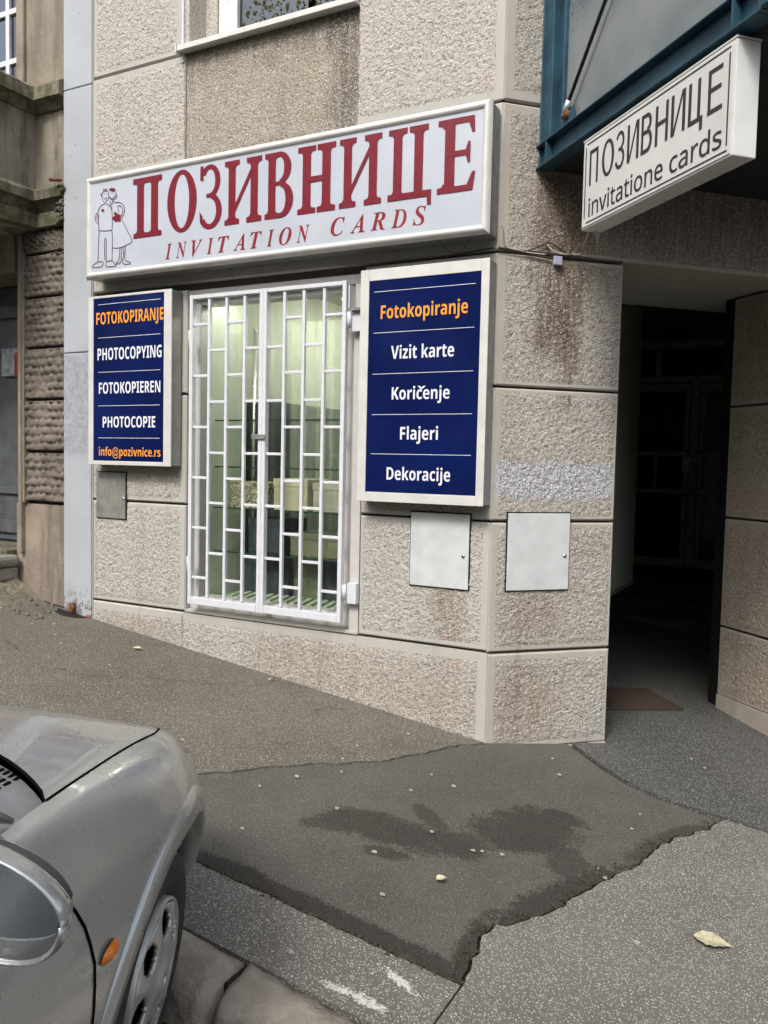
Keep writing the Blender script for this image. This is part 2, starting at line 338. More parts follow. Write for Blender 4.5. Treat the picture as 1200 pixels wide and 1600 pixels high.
# ---------------------------------------------------------------- setting: ground, road, pavement (built in the long wall's frame)
gb = MB(); gb.add([(-120, -120, gz(-120)-0.45), (120, -120, gz(120)-0.45), (120, 120, gz(120)-0.45), (-120, 120, gz(-120)-0.45)], [(0,1,2,3)])
gb.build('ground', M_dirt, FA, kind='structure')
def rough_line(pts, step=0.03, amp=0.008, seed=1):
    out = []
    for i in range(len(pts)-1):
        a, b = Vector(pts[i]), Vector(pts[i+1]); L = (b-a).length
        n = max(1, int(L/step)) if L < 6 else 1
        q = Vector((-(b-a).y, (b-a).x)).normalized()
        for k in range(n):
            t = k/n; p = a.lerp(b, t)
            if n > 1: p = p + q * ((float(vn(p.x*16, p.y*16, seed))-0.5)*2*amp + (float(vn(p.x*60, p.y*60, seed+3))-0.5)*amp)
            out.append((p.x, p.y))
    out.append(tuple(pts[-1])); return out
def sheet(name, mat, poly, dz, th=0.02, kind='structure'):
    me = MB().slab(poly, lambda x, y: gz(x, y) + dz, th)
    o = me.build(name, mat, FA, kind=kind)
    bm = bmesh.new(); bm.from_mesh(o.data); bmesh.ops.triangulate(bm, faces=bm.faces, ngon_method='EAR_CLIP'); bm.to_mesh(o.data); bm.free()
    return o
road_box = MB().slab([(-60, -12.0), (60, -12.0), (60, -2.36), (-60, -2.36)], lambda x, y: gz(x) - 0.135, 0.2)
road_box.build('road', M_asph_road, FA, kind='structure')
sub = MB().slab([(-60, -2.30), (60, -2.30), (60, 12), (-60, 12)], lambda x, y: gz(x) - 0.017, 0.2)
sub.build('pavement_bed', M_dirt, FA, kind='structure')
Y1 = -2.195; Y2 = -1.878
e_top = rough_line([(-1.20, -1.86), (-0.839, -1.379), (-0.588, -1.003), (-0.307, -0.645), (-0.079, -0.141), (0.0, -0.03)], seed=4, amp=0.014)
e_right = rough_line([(0.64, -1.872), (0.622, -1.514), (0.683, -1.487), (0.815, -1.154), (1.039, -0.40), (1.20, -0.06)], seed=9, amp=0.016)
e_low = rough_line([(-1.20, Y2), (0.62, Y2)], seed=12, amp=0.006)
off = lambda pts, dx, dy: [(x+dx, y+dy) for x, y in pts]
up_poly = [(-40, Y2+0.004)] + off(e_top, -0.010, 0.008)[:-1] + [(-0.005, -0.02), (-0.005, 0.02), (-40, 0.02)]
sheet('pavement_upper', M_asph_up, up_poly, 0.0)
terr = [(0.30, 0.44), (0.46, 0.30), (0.63, 0.158), (0.76, 0.065), (0.91, 0.012), (1.2, 0.0)]
patch = e_low[:-1] + [(0.62, Y2)] + e_right + [(1.19, -0.03)] + [(0.90, -0.018), (0.74, 0.045), (0.60, 0.14), (0.44, 0.28), (0.30, 0.40), (0.1, 0.2), (0.0, 0.0)] + e_top[::-1]
sheet('pavement_patch', M_asph_patch, patch, -0.004)
sheet('pavement_kerb_strip', M_asph_sp, rough_line([(-40, Y1), (0.66, Y1)], amp=0.004) + [(0.66, Y2-0.010)] + off(e_low, 0, -0.012)[::-1] + [(-40, Y2-0.012)], 0.0)
sheet('pavement_right', M_asph_sp, [(0.668, Y1), (40, Y1), (40, -0.012), (1.22, -0.020)] + off(e_right, 0.014, -0.004)[::-1][1:] + [(0.668, -1.872)], 0.003)
sheet('entrance_floor', M_terrazzo, terr[::-1] + [(0.30, 0.9), (-1.5, 2.2), (-1.5, 7), (8, 7), (8, 0.0)], 0.002)
# kerb stones
kp = None
xs = [-24+0.95*i for i in range(18)] + [-6.9, -5.95, -5.0, -4.1, -3.05, -2.05, -1.0, 0.10, 1.02, 2.0, 2.95, 3.9, 4.9, 5.9, 6.9, 7.85, 8.8, 9.8]
kerb_root = bpy.data.objects.new('kerb', None); COL.objects.link(kerb_root); kerb_root.matrix_basis = FA @ Matrix.Translation((0, -2.3, gz(0))); kerb_root['kind'] = 'structure'
for i in range(len(xs)-1):
    x0, x1 = xs[i]+0.012, xs[i+1]-0.012; nx = 40; prof = []
    sec = [(-2.205, -0.25), (-2.205, -0.004), (-2.26, 0.0), (-2.32, -0.003), (-2.36, -0.012), (-2.385, -0.032), (-2.398, -0.065), (-2.405, -0.11), (-2.41, -0.25)]
    mb = MB(); mb.sm = True; vs = []
    for a in range(nx+1):
        t = a/nx; x = x0 + (x1-x0)*t; e = 0.018 if a in (0, nx) else 0
        for k, (yy, zz) in enumerate(sec):
            n1 = (float(vn(x*9+31, k*0.8+i*7, 5))-0.5)*0.036 + (float(vn(x*34, k*1.7+i*3, 8))-0.5)*0.026
            vs.append((x, yy + (n1 if k > 1 else 0) + (e if k > 3 else 0), gz(x) + zz + n1*0.5*(k > 0) - e*0.7*(1 < k)))
    K = len(sec); fs = [(a*K+k, a*K+k+1, (a+1)*K+k+1, (a+1)*K+k) for a in range(nx) for k in range(K-1)]
    fs += [tuple(range(K)), tuple(range(nx*K+K-1, nx*K-1, -1))]
    mb.add(vs, fs); mb.build('kerb_stone', M_kerb, FA, kerb_root)

# ---------------------------------------------------------------- render panels
def panel(M, parent, x0, x1, z0, z1, y=0.0, depth=0.05, mg=(0.04, 0.04, 0.04, 0.04), mats=None, amp=0.011, cell=0.0078, seed=0, ch=0.008, name='wall_panel'):
    l, r, b, t = mg
    cx0, cx1, cz0, cz1 = x0+l, x1-r, z0+b, z1-t
    nx = max(2, int((cx1-cx0)/cell)); nz = max(2, int((cz1-cz0)/cell))
    X, Z = np.meshgrid(np.linspace(cx0, cx1, nx+1), np.linspace(cz0, cz1, nz+1))
    wx = X + 0.012*vn(X*30, Z*30, seed+70); wz = Z + 0.012*vn(X*30, Z*30, seed+71)
    h = 1 - np.abs(2*vn(wx*72, wz*72, seed+1)-1); h = 0.65*h + 0.35*vn(X*115, Z*115, seed+2)
    ed = np.minimum(np.minimum(X-cx0, cx1-X), np.minimum(Z-cz0, cz1-Z)); ed = np.clip((ed - 0.018*vn(X*45, Z*45, seed+33))/0.012, 0, 1)
    Y = y - amp*(h-0.35)*ed
    nv = (nx+1)*(nz+1)
    verts = np.stack([X.ravel(), Y.ravel(), Z.ravel()], 1)
    idx = np.arange(nv).reshape(nz+1, nx+1)
    quads = np.stack([idx[:-1,:-1].ravel(), idx[:-1,1:].ravel(), idx[1:,1:].ravel(), idx[1:,:-1].ravel()], 1)
    ring_b = list(idx[0, :]); ring_r = list(idx[:, -1])[1:]; ring_t = list(idx[-1, ::-1])[1:]; ring_l = list(idx[::-1, 0])[1:-1]
    extra = []; ef = []
    def av(p): extra.append(p); return nv + len(extra) - 1
    o = [av((x0+ch, y, z0+ch)), av((x1-ch, y, z0+ch)), av((x1-ch, y, z1-ch)), av((x0+ch, y, z1-ch))]
    p = [av((x0, y+ch, z0)), av((x1, y+ch, z0)), av((x1, y+ch, z1)), av((x0, y+ch, z1))]
    q = [av((x0, y+depth, z0)), av((x1, y+depth, z0)), av((x1, y+depth, z1)), av((x0, y+depth, z1))]
    sides = [(ring_b, 0, 1), (list(idx[:, -1]), 1, 2), (list(idx[-1, ::-1]), 2, 3), (list(idx[::-1, 0]), 3, 0)]
    for ring, a, c in sides: ef.append([o[a], o[c]] + [int(i) for i in ring[::-1]])
    for a in range(4):
        c = (a+1) % 4; ef.append([p[a], p[c], o[c], o[a]]); ef.append([q[a], q[c], p[c], p[a]])
    me = bpy.data.meshes.new(name)
    me.from_pydata(verts.tolist() + extra, [], quads.tolist() + ef)
    me.materials.append(mats[0]); me.materials.append(mats[1])
    mi = np.zeros(len(me.polygons), dtype=np.int32); mi[len(quads):] = 1
    me.polygons.foreach_set('material_index', mi)
    smf = np.zeros(len(me.polygons), dtype=bool); smf[:len(quads)] = True; me.polygons.foreach_set('use_smooth', smf)
    me.update()
    return link(name, me, M, parent)

bld = empty('corner_building', FA @ Matrix.Translation((0, 0, gz(0))), 'beige roughcast corner building with grooved blocks, shop signs and dark passage', 'building')
ZT = 6.6
J = [0.595, 1.300, 2.015, 2.715, 3.480, 4.150]
g = 0.0068
# wall core behind the panels (its face is the bottom of the joints)
core = MB()
core.box(-2.965, -2.125, 0.035, 0.22, -0.9, 2.66); core.box(-0.815, -0.02, 0.035, 0.22, -0.9, 2.66)
core.box(-2.12, -0.82, 0.04, 0.16, -0.9, 0.600)
core.box(-2.965, -0.02, 0.036, 0.23, 2.67, 4.14)
core.box(-2.965, -2.14, 0.037, 0.23, 4.15, ZT); core.box(-0.86, -0.02, 0.037, 0.23, 4.15, ZT); core.box(-2.13, -0.87, 0.037, 0.23, 5.75, ZT)
core.build('wall_core', M_joint, FA, bld)
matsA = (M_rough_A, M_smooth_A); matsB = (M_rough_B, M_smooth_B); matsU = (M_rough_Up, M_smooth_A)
# base course runs under door and panels, then the blocks left and right of the door
panel(FA, bld, -2.955, -2.13, -0.3, J[0]-g, mg=(0.02, 0.001, 0.02, 0.050), mats=matsA, seed=1)
panel(FA, bld, -2.13, 0, -0.3, J[0]-g, mg=(0.001, 0.055, 0.02, 0.050), mats=matsA, seed=2, ch=0.0005)
panel(FA, bld, -2.955, -2.112, J[0]+g, J[1]-g, mg=(0.018, 0.042, 0.024, 0.024), mats=matsA, seed=3, depth=0.12)
panel(FA, bld, -2.955, -2.112, J[1]+g, J[2]-g, mg=(0.018, 0.042, 0.024, 0.024), mats=matsA, seed=4, depth=0.12)
panel(FA, bld, -2.955, -2.112, J[2]+g, J[3]-g-0.03, mg=(0.018, 0.042, 0.024, 0.024), mats=matsA, seed=5, depth=0.12)
panel(FA, bld, -0.800, 0, J[0]+g, J[1]-g, mg=(0.022, 0.042, 0.030, 0.024), mats=matsA, seed=6, depth=0.12)
panel(FA, bld, -0.800, 0, J[1]+g, J[2]-g, mg=(0.022, 0.042, 0.024, 0.024), mats=matsA, seed=7, depth=0.12)
panel(FA, bld, -0.800, 0, J[2]+g, J[3]-g, mg=(0.022, 0.042, 0.024, 0.024), mats=matsA, seed=8, depth=0.12)
panel(FA, bld, -2.955, 0, J[3]+g, J[4]-g, mg=(0.03, 0.05, 0.05, 0.05), mats=matsA, seed=9)
panel(FA, bld, -2.955, -2.142, J[4]+g, J[5]-g, mg=(0.025, 0.002, 0.03, 0.03), mats=matsU, seed=10, ch=0.003)
panel(FA, bld, -2.140, -0.875, J[4]+g, J[5]+0.005, y=0.014, mg=(0.002, 0.002, 0.02, 0.002), mats=(M_apron, M_apron), seed=11, ch=0.001, amp=0.006)
panel(FA, bld, -0.873, 0, J[4]+g, 4.86, mg=(0.002, 0.05, 0.05, 0.03), mats=matsU, seed=12, ch=0.003)
panel(FA, bld, -2.955, -2.165, J[5]+g, 4.86, mg=(0.03, 0.045, 0.03, 0.03), mats=matsU, seed=13)
for k, (a, b_) in enumerate([(4.88, 5.6), (5.62, ZT)]):
    panel(FA, bld, -2.955, -2.165, a, b_, mats=matsU, seed=14+k, cell=0.02)
    panel(FA, bld, -0.86, 0, a, b_, mats=matsU, seed=17+k, cell=0.02)
# chamfered corner face
coreB = MB(); coreB.box(0.02, 0.735, 0.036, 0.30, -0.9, 2.70); coreB.box(0.02, 4.6, 0.037, 0.31, 2.745, ZT)
coreB.build('wall_core', M_joint, FB, bld)
panel(FB, bld, 0, 0.745, 0.055, J[0]-g-0.006, mg=(0.045, 0.016, 0.03, 0.035), mats=matsB, seed=21, depth=0.30)
box('plinth_foot', M_smooth_B, FB, bld, 0.004, 0.741, -0.004, 0.3, -0.4, 0.053)
panel(FB, bld, 0, 0.745, J[0]+g-0.006, J[1]-g, mg=(0.040, 0.016, 0.026, 0.022), mats=matsB, seed=22, depth=0.30)
panel(FB, bld, 0, 0.745, J[1]+g, J[2]-g, mg=(0.040, 0.016, 0.022, 0.022), mats=matsB, seed=23, depth=0.30)
panel(FB, bld, 0, 0.745, J[2]+g, J[3]-g, mg=(0.040, 0.016, 0.022, 0.022), mats=matsB, seed=24, depth=0.30)
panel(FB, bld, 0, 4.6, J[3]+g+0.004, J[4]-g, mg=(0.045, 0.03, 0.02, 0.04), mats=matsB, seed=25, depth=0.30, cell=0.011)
panel(FB, bld, 0, 4.6, J[4]+g, J[5]+0.0, mg=(0.055, 0.03, 0.05, 0.05), mats=matsB, seed=26, depth=0.30, cell=0.012)
panel(FB, bld, 0, 4.6, J[5]+0.02, ZT, mg=(0.055, 0.03, 0.05, 0.05), mats=matsB, seed=27, depth=0.30, cell=0.03)
# right pillar of the entrance: face across the passage and face to the street
FP = frame(C0 + Vector((math.cos(ANG_B), math.sin(ANG_B), 0)) * 1.98 + Vector((-math.sin(ANG_B), math.cos(ANG_B), 0)) * 0.61, ANG_B - math.pi/2)
MB().box(0.01, 0.60, 0.036, 0.5, -0.9, 2.72).build('wall_core', M_joint, FP, bld)
zz = [0.085, 0.548, 1.283, 2.022, 2.735]
for k in range(4):
    panel(FP, bld, 0, 0.605, zz[k]+g*(k > 0), zz[k+1]-g, mg=(0.02, 0.02, 0.02, 0.025), mats=(M_rough_P, M_smooth_P), seed=31+k, depth=0.3)
box('plinth_foot', M_smooth_P, FP, bld, 0.003, 0.60, -0.006, 0.3, -0.5, 0.083)
for k in range(4):
    panel(FB, bld, 1.99, 4.6, zz[k]+g*(k > 0), zz[k+1]-g, mg=(0.02, 0.02, 0.02, 0.025), mats=(M_rough_P, M_smooth_P), seed=36+k, depth=0.3, cell=0.02)
box('plinth_foot', M_smooth_P, FB, bld, 1.992, 4.6, -0.004, 0.3, -0.8, 0.083)
# passage behind the opening
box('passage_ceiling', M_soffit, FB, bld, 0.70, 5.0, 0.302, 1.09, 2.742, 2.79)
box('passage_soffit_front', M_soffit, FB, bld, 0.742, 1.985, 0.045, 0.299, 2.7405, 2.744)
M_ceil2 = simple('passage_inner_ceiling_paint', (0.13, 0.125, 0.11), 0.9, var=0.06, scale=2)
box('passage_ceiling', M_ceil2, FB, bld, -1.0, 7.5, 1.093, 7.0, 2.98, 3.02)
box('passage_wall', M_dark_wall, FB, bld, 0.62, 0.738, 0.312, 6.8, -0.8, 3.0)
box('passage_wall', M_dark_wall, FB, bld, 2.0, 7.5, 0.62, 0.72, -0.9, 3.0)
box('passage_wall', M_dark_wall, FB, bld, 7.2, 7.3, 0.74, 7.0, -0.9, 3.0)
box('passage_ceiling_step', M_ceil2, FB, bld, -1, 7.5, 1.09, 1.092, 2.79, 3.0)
# building mass above so that no sky leaks in
box('roof_slab', M_joint, FA, bld, -2.96, 6.0, 0.25, 8.0, ZT-0.02, ZT+0.25)
MB().box(-2.96, -2.9, 0.24, 8.0, -0.9, ZT-0.05).build('side_wall', M_joint, FA, bld)
box('upper_floor', M_joint, FA, bld, -2.89, -0.3, 0.24, 5.0, 3.05, 3.25)

# ---- inner street door of the passage, parallel to the long wall, nine metres away
FD = frame(Vector((3.2, 9.0, 0)), ANG_A)
pdoor = empty('passage_door', FD @ Matrix.Translation((0, 0, 0.53)), 'dark glazed double door with poster at far end of unlit passage', 'door')
M_pglass = simple('dark_pane', (0.02, 0.024, 0.024), 0.12, spec=0.5)
M_pglass2 = simple('curtained_pane', (0.10, 0.125, 0.115), 0.3, spec=0.5)
fb = lambda a, b, c, d, nm='frame_bar': box(nm, M_dark_metal, FD, pdoor, a, b, -0.03, 0.03, c, d)
fb(-0.78, -0.72, 0.53, 3.0); fb(0.085, 0.17, 0.53, 2.53); fb(-0.72, 2.2, 2.535, 2.60); fb(-0.72, 2.2, 2.90, 2.98); fb(-0.30, -0.24, 2.60, 2.90)
fb(0.85, 0.93, 0.53, 2.53); fb(1.0, 1.06, 2.6, 2.9); fb(2.2, 2.28, 0.53, 3.0)
for (a, b_) in ((-0.70, 0.075), (0.18, 0.84), (0.94, 2.19)):
    fb(a, b_, 0.54, 0.63); fb(a, b_, 1.33, 1.38); fb(a, b_, 1.74, 1.79); fb(a, b_, 2.43, 2.52); fb(a, a+0.05, 0.64, 1.32); fb(a, a+0.05, 1.80, 2.42); fb(b_-0.05, b_, 0.64, 1.32); fb(b_-0.05, b_, 1.8, 2.42)
    mid = (a+b_)/2+0.05; fb(mid-0.02, mid+0.02, 1.385, 1.735); fb(a, a+0.04, 1.385, 1.735); fb(b_-0.04, b_, 1.385, 1.735)
    box('pane', M_pglass if a < 0 else M_pglass2, FD, pdoor, a+0.04, b_-0.04, 0.0, 0.01, 1.79, 2.44)
    box('pane', M_pglass, FD, pdoor, a+0.04, b_-0.04, 0.0, 0.01, 1.37, 1.75)
    box('door_panel', M_pglass, FD, pdoor, a+0.04, b_-0.04, 0.0, 0.012, 0.62, 1.34)
box('pane', M_pglass, FD, pdoor, -0.72, -0.30, 0.0, 0.01, 2.60, 2.9); box('pane', M_pglass, FD, pdoor, -0.24, 2.2, 0.0, 0.01, 2.60, 2.9)
box('lock_plate', M_alu, FD, pdoor, 0.02, 0.10, -0.06, -0.031, 1.57, 1.74, 0.005)
M_poster = simple('faded_poster', (0.10, 0.115, 0.145), 0.6, var=0.4, scale=6)
tag(box('poster', M_poster, FD, None, -0.51, -0.02, -0.012, -0.002, 1.93, 2.25), 'dim bluish poster stuck on dark passage door glass', 'poster')
MB().box(-8, -0.79, 0.0, 0.12, -1.0, 3.0).box(2.29, 6, 0.0, 0.12, -1, 3.0).box(-8, 6, 0.05, 0.12, -1, 0.53).box(-8, 6, 0.13, 0.2, -1, 3.1).build('passage_wall', M_dark_wall, FD, bld)  # last box is added behind the door to block sky through its gaps
stp = empty('passage_steps', FD @ Matrix.Translation((0, -0.7, 0)), 'dark stone steps rising to the door inside the passage', 'steps')
M_step = asphalt('step_terrazzo', (0.14, 0.14, 0.13), (0.25, 0.25, 0.24), 0.3, 130, bump=0.05)
for k in range(4):
    box('step', M_step, FD, stp, -6, 3.5, -0.55-0.32*(3-k), 0.04, -1.0, 0.045+0.12*k, 0.008)
lamp = empty('ceiling_lamp', FB @ Matrix.Translation((2.03, 1.62, 2.95)), 'unlit round ceiling lamp inside the dark passage', 'lamp')
MB().cyl((2.03, 1.62, 2.979), (0, 0, -1), 0.13, 0.03, 24).build('lamp_base', M_dark_metal, FB, lamp)
MB().cyl((2.03, 1.62, 2.948), (0, 0, -1), 0.115, 0.045, 24, 0.08).build('lamp_shade', simple('lamp_shade_glass', (0.6, 0.58, 0.5), 0.3), FB, lamp)
mt = MB(); mt.add([(0.30, 1.50, gz(0.30)+0.022), (0.51, 1.78, gz(0.51)+0.022), (0.82, 1.60, gz(0.82)+0.022), (0.36, 1.02, gz(0.36)+0.022)], [(0,1,2,3)])
mt = MB().slab([(0.10, 1.35), (0.51, 1.80), (0.80, 1.55), (0.39, 1.10)], lambda x, y: gz(x)+0.020, 0.016)
tag(mt.build('doormat', M_mat, FA, None, bevel=0.003), 'reddish brown coir doormat on passage floor behind corner', 'doormat')

# ---------------------------------------------------------------- white strip between the two buildings
def strip_mat():
    q = N('pale_painted_strip'); x, y, z = q.xyz()
    c = q.mix(q.ramp(q.noise(2.2, 4, 0.6), 0.35, 0.7), (0.42, 0.445, 0.475), (0.38, 0.395, 0.42))
    gm = q.mul(q.band(q.math('ADD', z, q.math('MULTIPLY', q.noise(8, 3), 0.15)), 1.68, 2.38, 0.03), q.ramp(q.noise(26, 5, 0.8), 0.42, 0.6, 0.25, 0.9))
    c = q.mix(gm, c, (0.27, 0.285, 0.33))
    chip = q.mul(q.ramp(z, 0.52, 0.72, 1, 0), q.ramp(q.noise(26, 4, 0.7), 0.50, 0.54))
    c = q.mix(chip, c, (0.18, 0.18, 0.19))
    rst = q.mul(q.ramp(z, 0.48, 0.58, 1, 0), q.ramp(q.noise(14, 4, 0.7), 0.54, 0.6)); c = q.mix(rst, c, (0.22, 0.09, 0.04))
    dots = q.mul(q.ramp(q.vor(7), 0.05, 0.09, 1, 0), 0.6); c = q.mix(dots, c, (0.25, 0.24, 0.22))
    q.bump(q.noise(14, 3), 0.12, 0.01); return q.out(c, 0.5, 0, 0.35)
M_strip = strip_mat()
sp = empty('painted_pilaster', FA @ Matrix.Translation((-3.1, 0, gz(-3.1))), 'pale blue grey painted strip between old facade and beige building', 'pilaster')
for a, b_ in ((0.2, 2.318), (2.324, 4.118), (4.124, ZT)):
    box('strip_panel', M_strip, FA, sp, -3.232, -2.962, -0.012, 0.25, a, b_, 0.006)
box('edge_trim', M_smooth_A, FA, sp, -2.9615, -2.956, 0.0, 0.06, 0.2, ZT)

# ---------------------------------------------------------------- shop door, frame, glass and the room behind
FW = M_frame_paint
shopw = empty('shopfront', FA @ Matrix.Translation((-1.5, 0.05, 0.62)), 'pale painted frame with tall glass behind the white grille', 'shopfront')
for a in [(-2.108, -2.035, 0.615, 2.665), (-0.955, -0.806, 0.615, 2.665)]:
    box('frame_side', FW, FA, shopw, a[0], a[1], 0.045, 0.15, a[2], a[3], 0.006)
box('frame_head', FW, FA, shopw, -2.034, -0.956, 0.045, 0.15, 2.585, 2.665, 0.004)
box('frame_cover', FW, FA, shopw, -2.108, -0.806, 0.012, 0.0445, 2.618, 2.674, 0.004)
box('frame_sill', FW, FA, shopw, -2.034, -0.956, 0.045, 0.16, 0.615, 0.70, 0.004)
box('frame_cover', FW, FA, shopw, -0.868, -0.806, 0.006, 0.0445, 0.612, 2.617, 0.004)
box('ledge', M_smooth_A, FA, shopw, -2.11, -0.803, -0.004, 0.16, 0.596, 0.6145, 0.004)
box('pane', M_glass, FA, shopw, -2.034, -0.956, 0.10, 0.106, 0.701, 2.584)
M_room = simple('shop_wall_paint', (0.62, 0.62, 0.53), 0.8, var=0.05, scale=3)
M_room_d = simple('shop_dark_back', (0.10, 0.12, 0.10), 0.7, var=0.2, scale=3)
M_room_f = simple('shop_floor', (0.30, 0.36, 0.30), 0.6, var=0.1)
rm = empty('shop_interior', FA @ Matrix.Translation((-1.5, 1.2, 0.62)), 'pale green shop interior behind the barred glass', 'interior')
box('side_wall', M_room, FA, rm, -2.30, -2.24, 0.24, 3.4, 0.60, 2.95)
box('side_wall', M_room, FA, rm, 0.0, 0.06, 0.5, 3.4, 0.60, 2.95)
box('back_wall', M_room, FA, rm, -2.30, 0.06, 3.4, 3.46, 0.60, 2.95)
box('ceiling', M_room, FA, rm, -2.30, 0.06, 0.24, 3.46, 2.95, 3.0)
box('floor', M_room_f, FA, rm, -2.30, 0.06, 0.165, 3.46, 0.56, 0.60)
M_tube = N('fluorescent_tube'); M_tube.b.inputs['Emission Color'].default_value = (0.95, 1.0, 0.88, 1); M_tube.b.inputs['Emission Strength'].default_value = 24.0; M_tube = M_tube.out((0.9, 0.95, 0.88))
M_fill_tube = N('display_fill_tube'); M_fill_tube.b.inputs['Emission Color'].default_value = (1.0, 1.0, 0.9, 1); M_fill_tube.b.inputs['Emission Strength'].default_value = 20.0; M_fill_tube = M_fill_tube.out((0.9, 0.95, 0.88))
fl = empty('fluorescent_light', FA @ Matrix.Translation((-1.4, 1.7, 2.9)), 'lit fluorescent ceiling light inside the shop', 'lamp')
box('lamp_housing', M_white_metal, FA, fl, -1.95, -0.45, 1.6, 1.76, 2.90, 2.948, 0.004)
MB().cyl((-1.9, 1.64, 2.875), (1, 0, 0), 0.018, 1.4, 12).build('tube', M_tube, FA, fl)
MB().cyl((-1.9, 1.72, 2.875), (1, 0, 0), 0.018, 1.4, 12).build('tube', M_tube, FA, fl)
f2 = empty('display_fill_light', FA @ Matrix.Translation((-1.5, 0.2, 2.76)), 'added fill tube hidden at the top of the shop window display', 'lamp')  # added fill light, tucked behind the frame head to brighten the boxes
box('lamp_housing', M_white_metal, FA, f2, -2.0, -1.0, 0.235, 0.27, 2.66, 2.69, 0.003)
MB().cyl((-1.98, 0.252, 2.642), (1, 0, 0), 0.013, 0.96, 12).build('tube', M_fill_tube, FA, f2)
# pale partition right behind the glass on the left, dark display rack with glass shelves
tag(box('partition_board', simple('partition_laminate', (0.70, 0.74, 0.62), 0.5, var=0.05, scale=4), FA, None, -2.075, -2.045, 0.165, 0.52, 0.61, 2.70), 'pale green side board of the window display behind left panes', 'board')
rack = empty('display_rack', FA @ Matrix.Translation((-1.4, 0.6, 0.61)), 'glass shelved display rack standing behind the shop window', 'rack')
M_shelf = glass('shelf_glass', (0.88, 0.93, 0.89))
M_shelf_e = simple('shelf_glass_edge', (0.03, 0.07, 0.05), 0.2)
for z in (1.85, 1.545, 1.275, 0.985):
    s_ = box('shelf', M_shelf, FA, rack, -2.03, -0.90, 0.19, 0.55, z, z+0.008)
    box('shelf_edge', M_shelf_e, FA, rack, -2.03, -0.90, 0.186, 0.1895, z-0.001, z+0.009)
for x in (-2.0, -0.955):
    MB().cyl((x, 0.57, 0.61), (0, 0, 1), 0.011, 1.9, 10).build('rack_post', M_alu, FA, rack)
M_box_c = simple('cream_cardboard', (0.62, 0.58, 0.42), 0.7, var=0.05)
M_box_d = simple('navy_cardboard', (0.05, 0.065, 0.09), 0.6, var=0.2)
M_box_g = simple('olive_cardboard', (0.23, 0.25, 0.16), 0.7, var=0.15)
def ornam():
    q = N('ornament_print'); v = q.vor(34, 'DISTANCE_TO_EDGE'); w_ = q.noise(38, 2, dist=2.0)
    f = q.math('MAXIMUM', q.ramp(v, 0.03, 0.09, 1, 0), q.ramp(w_, 0.52, 0.56)); return q.out(q.mix(f, (0.60, 0.56, 0.42), (0.10, 0.08, 0.04)), 0.6)
M_orn = ornam()
def carton(name, lab, mat, x0, x1, y0, y1, z0, z1, lid=None, group=None):
    r = empty(name, FA @ Matrix.Translation(((x0+x1)/2, (y0+y1)/2, z0)), lab, 'box', group)
    h = z1-z0
    box('carton_body', mat, FA, r, x0, x1, y0, y1, z0, z1-h*0.25, 0.003)
    box('lid', lid or mat, FA, r, x0-0.004, x1+0.004, y0-0.004, y1+0.004, z1-h*0.25, z1, 0.003)
carton('gift_box', 'ornamented patterned gift box on the glass shelf behind grille', M_orn, -1.90, -1.60, 0.20, 0.46, 1.284, 1.455)
carton('gift_box', 'plain cream lidded gift box beside the patterned one in window', M_box_c, -1.555, -1.30, 0.20, 0.46, 1.284, 1.485)
carton('gift_box', 'greyish cream box at right end of the shop shelf', simple('grey_cardboard', (0.5, 0.48, 0.4), 0.7), -1.27, -1.02, 0.22, 0.46, 1.284, 1.465)
carton('gift_box', 'dark navy box below the shelf near the middle stile', M_box_d, -1.78, -1.50, 0.24, 0.5, 0.994, 1.22)
carton('gift_box', 'olive green box on the lower right shop shelf', M_box_g, -1.45, -1.05, 0.24, 0.5, 0.994, 1.14)
carton('gift_box', 'large dark carton on the floor behind the middle bars', M_box_d, -1.95, -1.58, 0.42, 0.6, 0.69, 0.95)
carton('gift_box', 'large olive carton on the floor behind right bars', M_box_g, -1.54, -1.34, 0.42, 0.6, 0.69, 0.965)
carton('gift_box', 'tall navy carton on the floor beside the olive one', M_box_d, -1.30, -1.10, 0.42, 0.6, 0.69, 0.97)
cf = MB()
for k in range(7): cf.box(-1.7+k*0.02, -0.7, 1.0+k*0.01, 1.04+k*0.01, 1.9+k*0.03, 1.92+k*0.03)
tag(box('dark_band_box', M_room_d, FA, None, -2.235, -1.93, 0.60, 3.3, 0.60, 2.02, 0.01), 'dark box added inside the shop for the dark band in its glass', 'cabinet')  # added dark box, imitates a dark band partly reflected in the glass
box('display_floor', M_room_f, FA, rm, -2.04, -0.83, 0.165, 0.62, 0.60, 0.685)
mt = empty('slatted_mat', FA @ Matrix.Translation((-1.3, 0.2, 0.6)), 'pale green ribbed mat on the floor inside the shop window', 'mat')
M_slat = simple('pale_slat', (0.52, 0.62, 0.46), 0.6)
for k in range(15):
    MB().add([(-1.90+k*0.062, 0.17, 0.686), (-1.865+k*0.062, 0.17, 0.686), (-1.93+k*0.062, 0.40, 0.686), (-1.965+k*0.062, 0.40, 0.686), (-1.90+k*0.062, 0.17, 0.702), (-1.865+k*0.062, 0.17, 0.702), (-1.93+k*0.062, 0.40, 0.702), (-1.965+k*0.062, 0.40, 0.702)], [(0,1,5,4),(1,2,6,5),(2,3,7,6),(3,0,4,7),(4,5,6,7),(3,2,1,0)]).build('slat', M_slat, FA, mt)
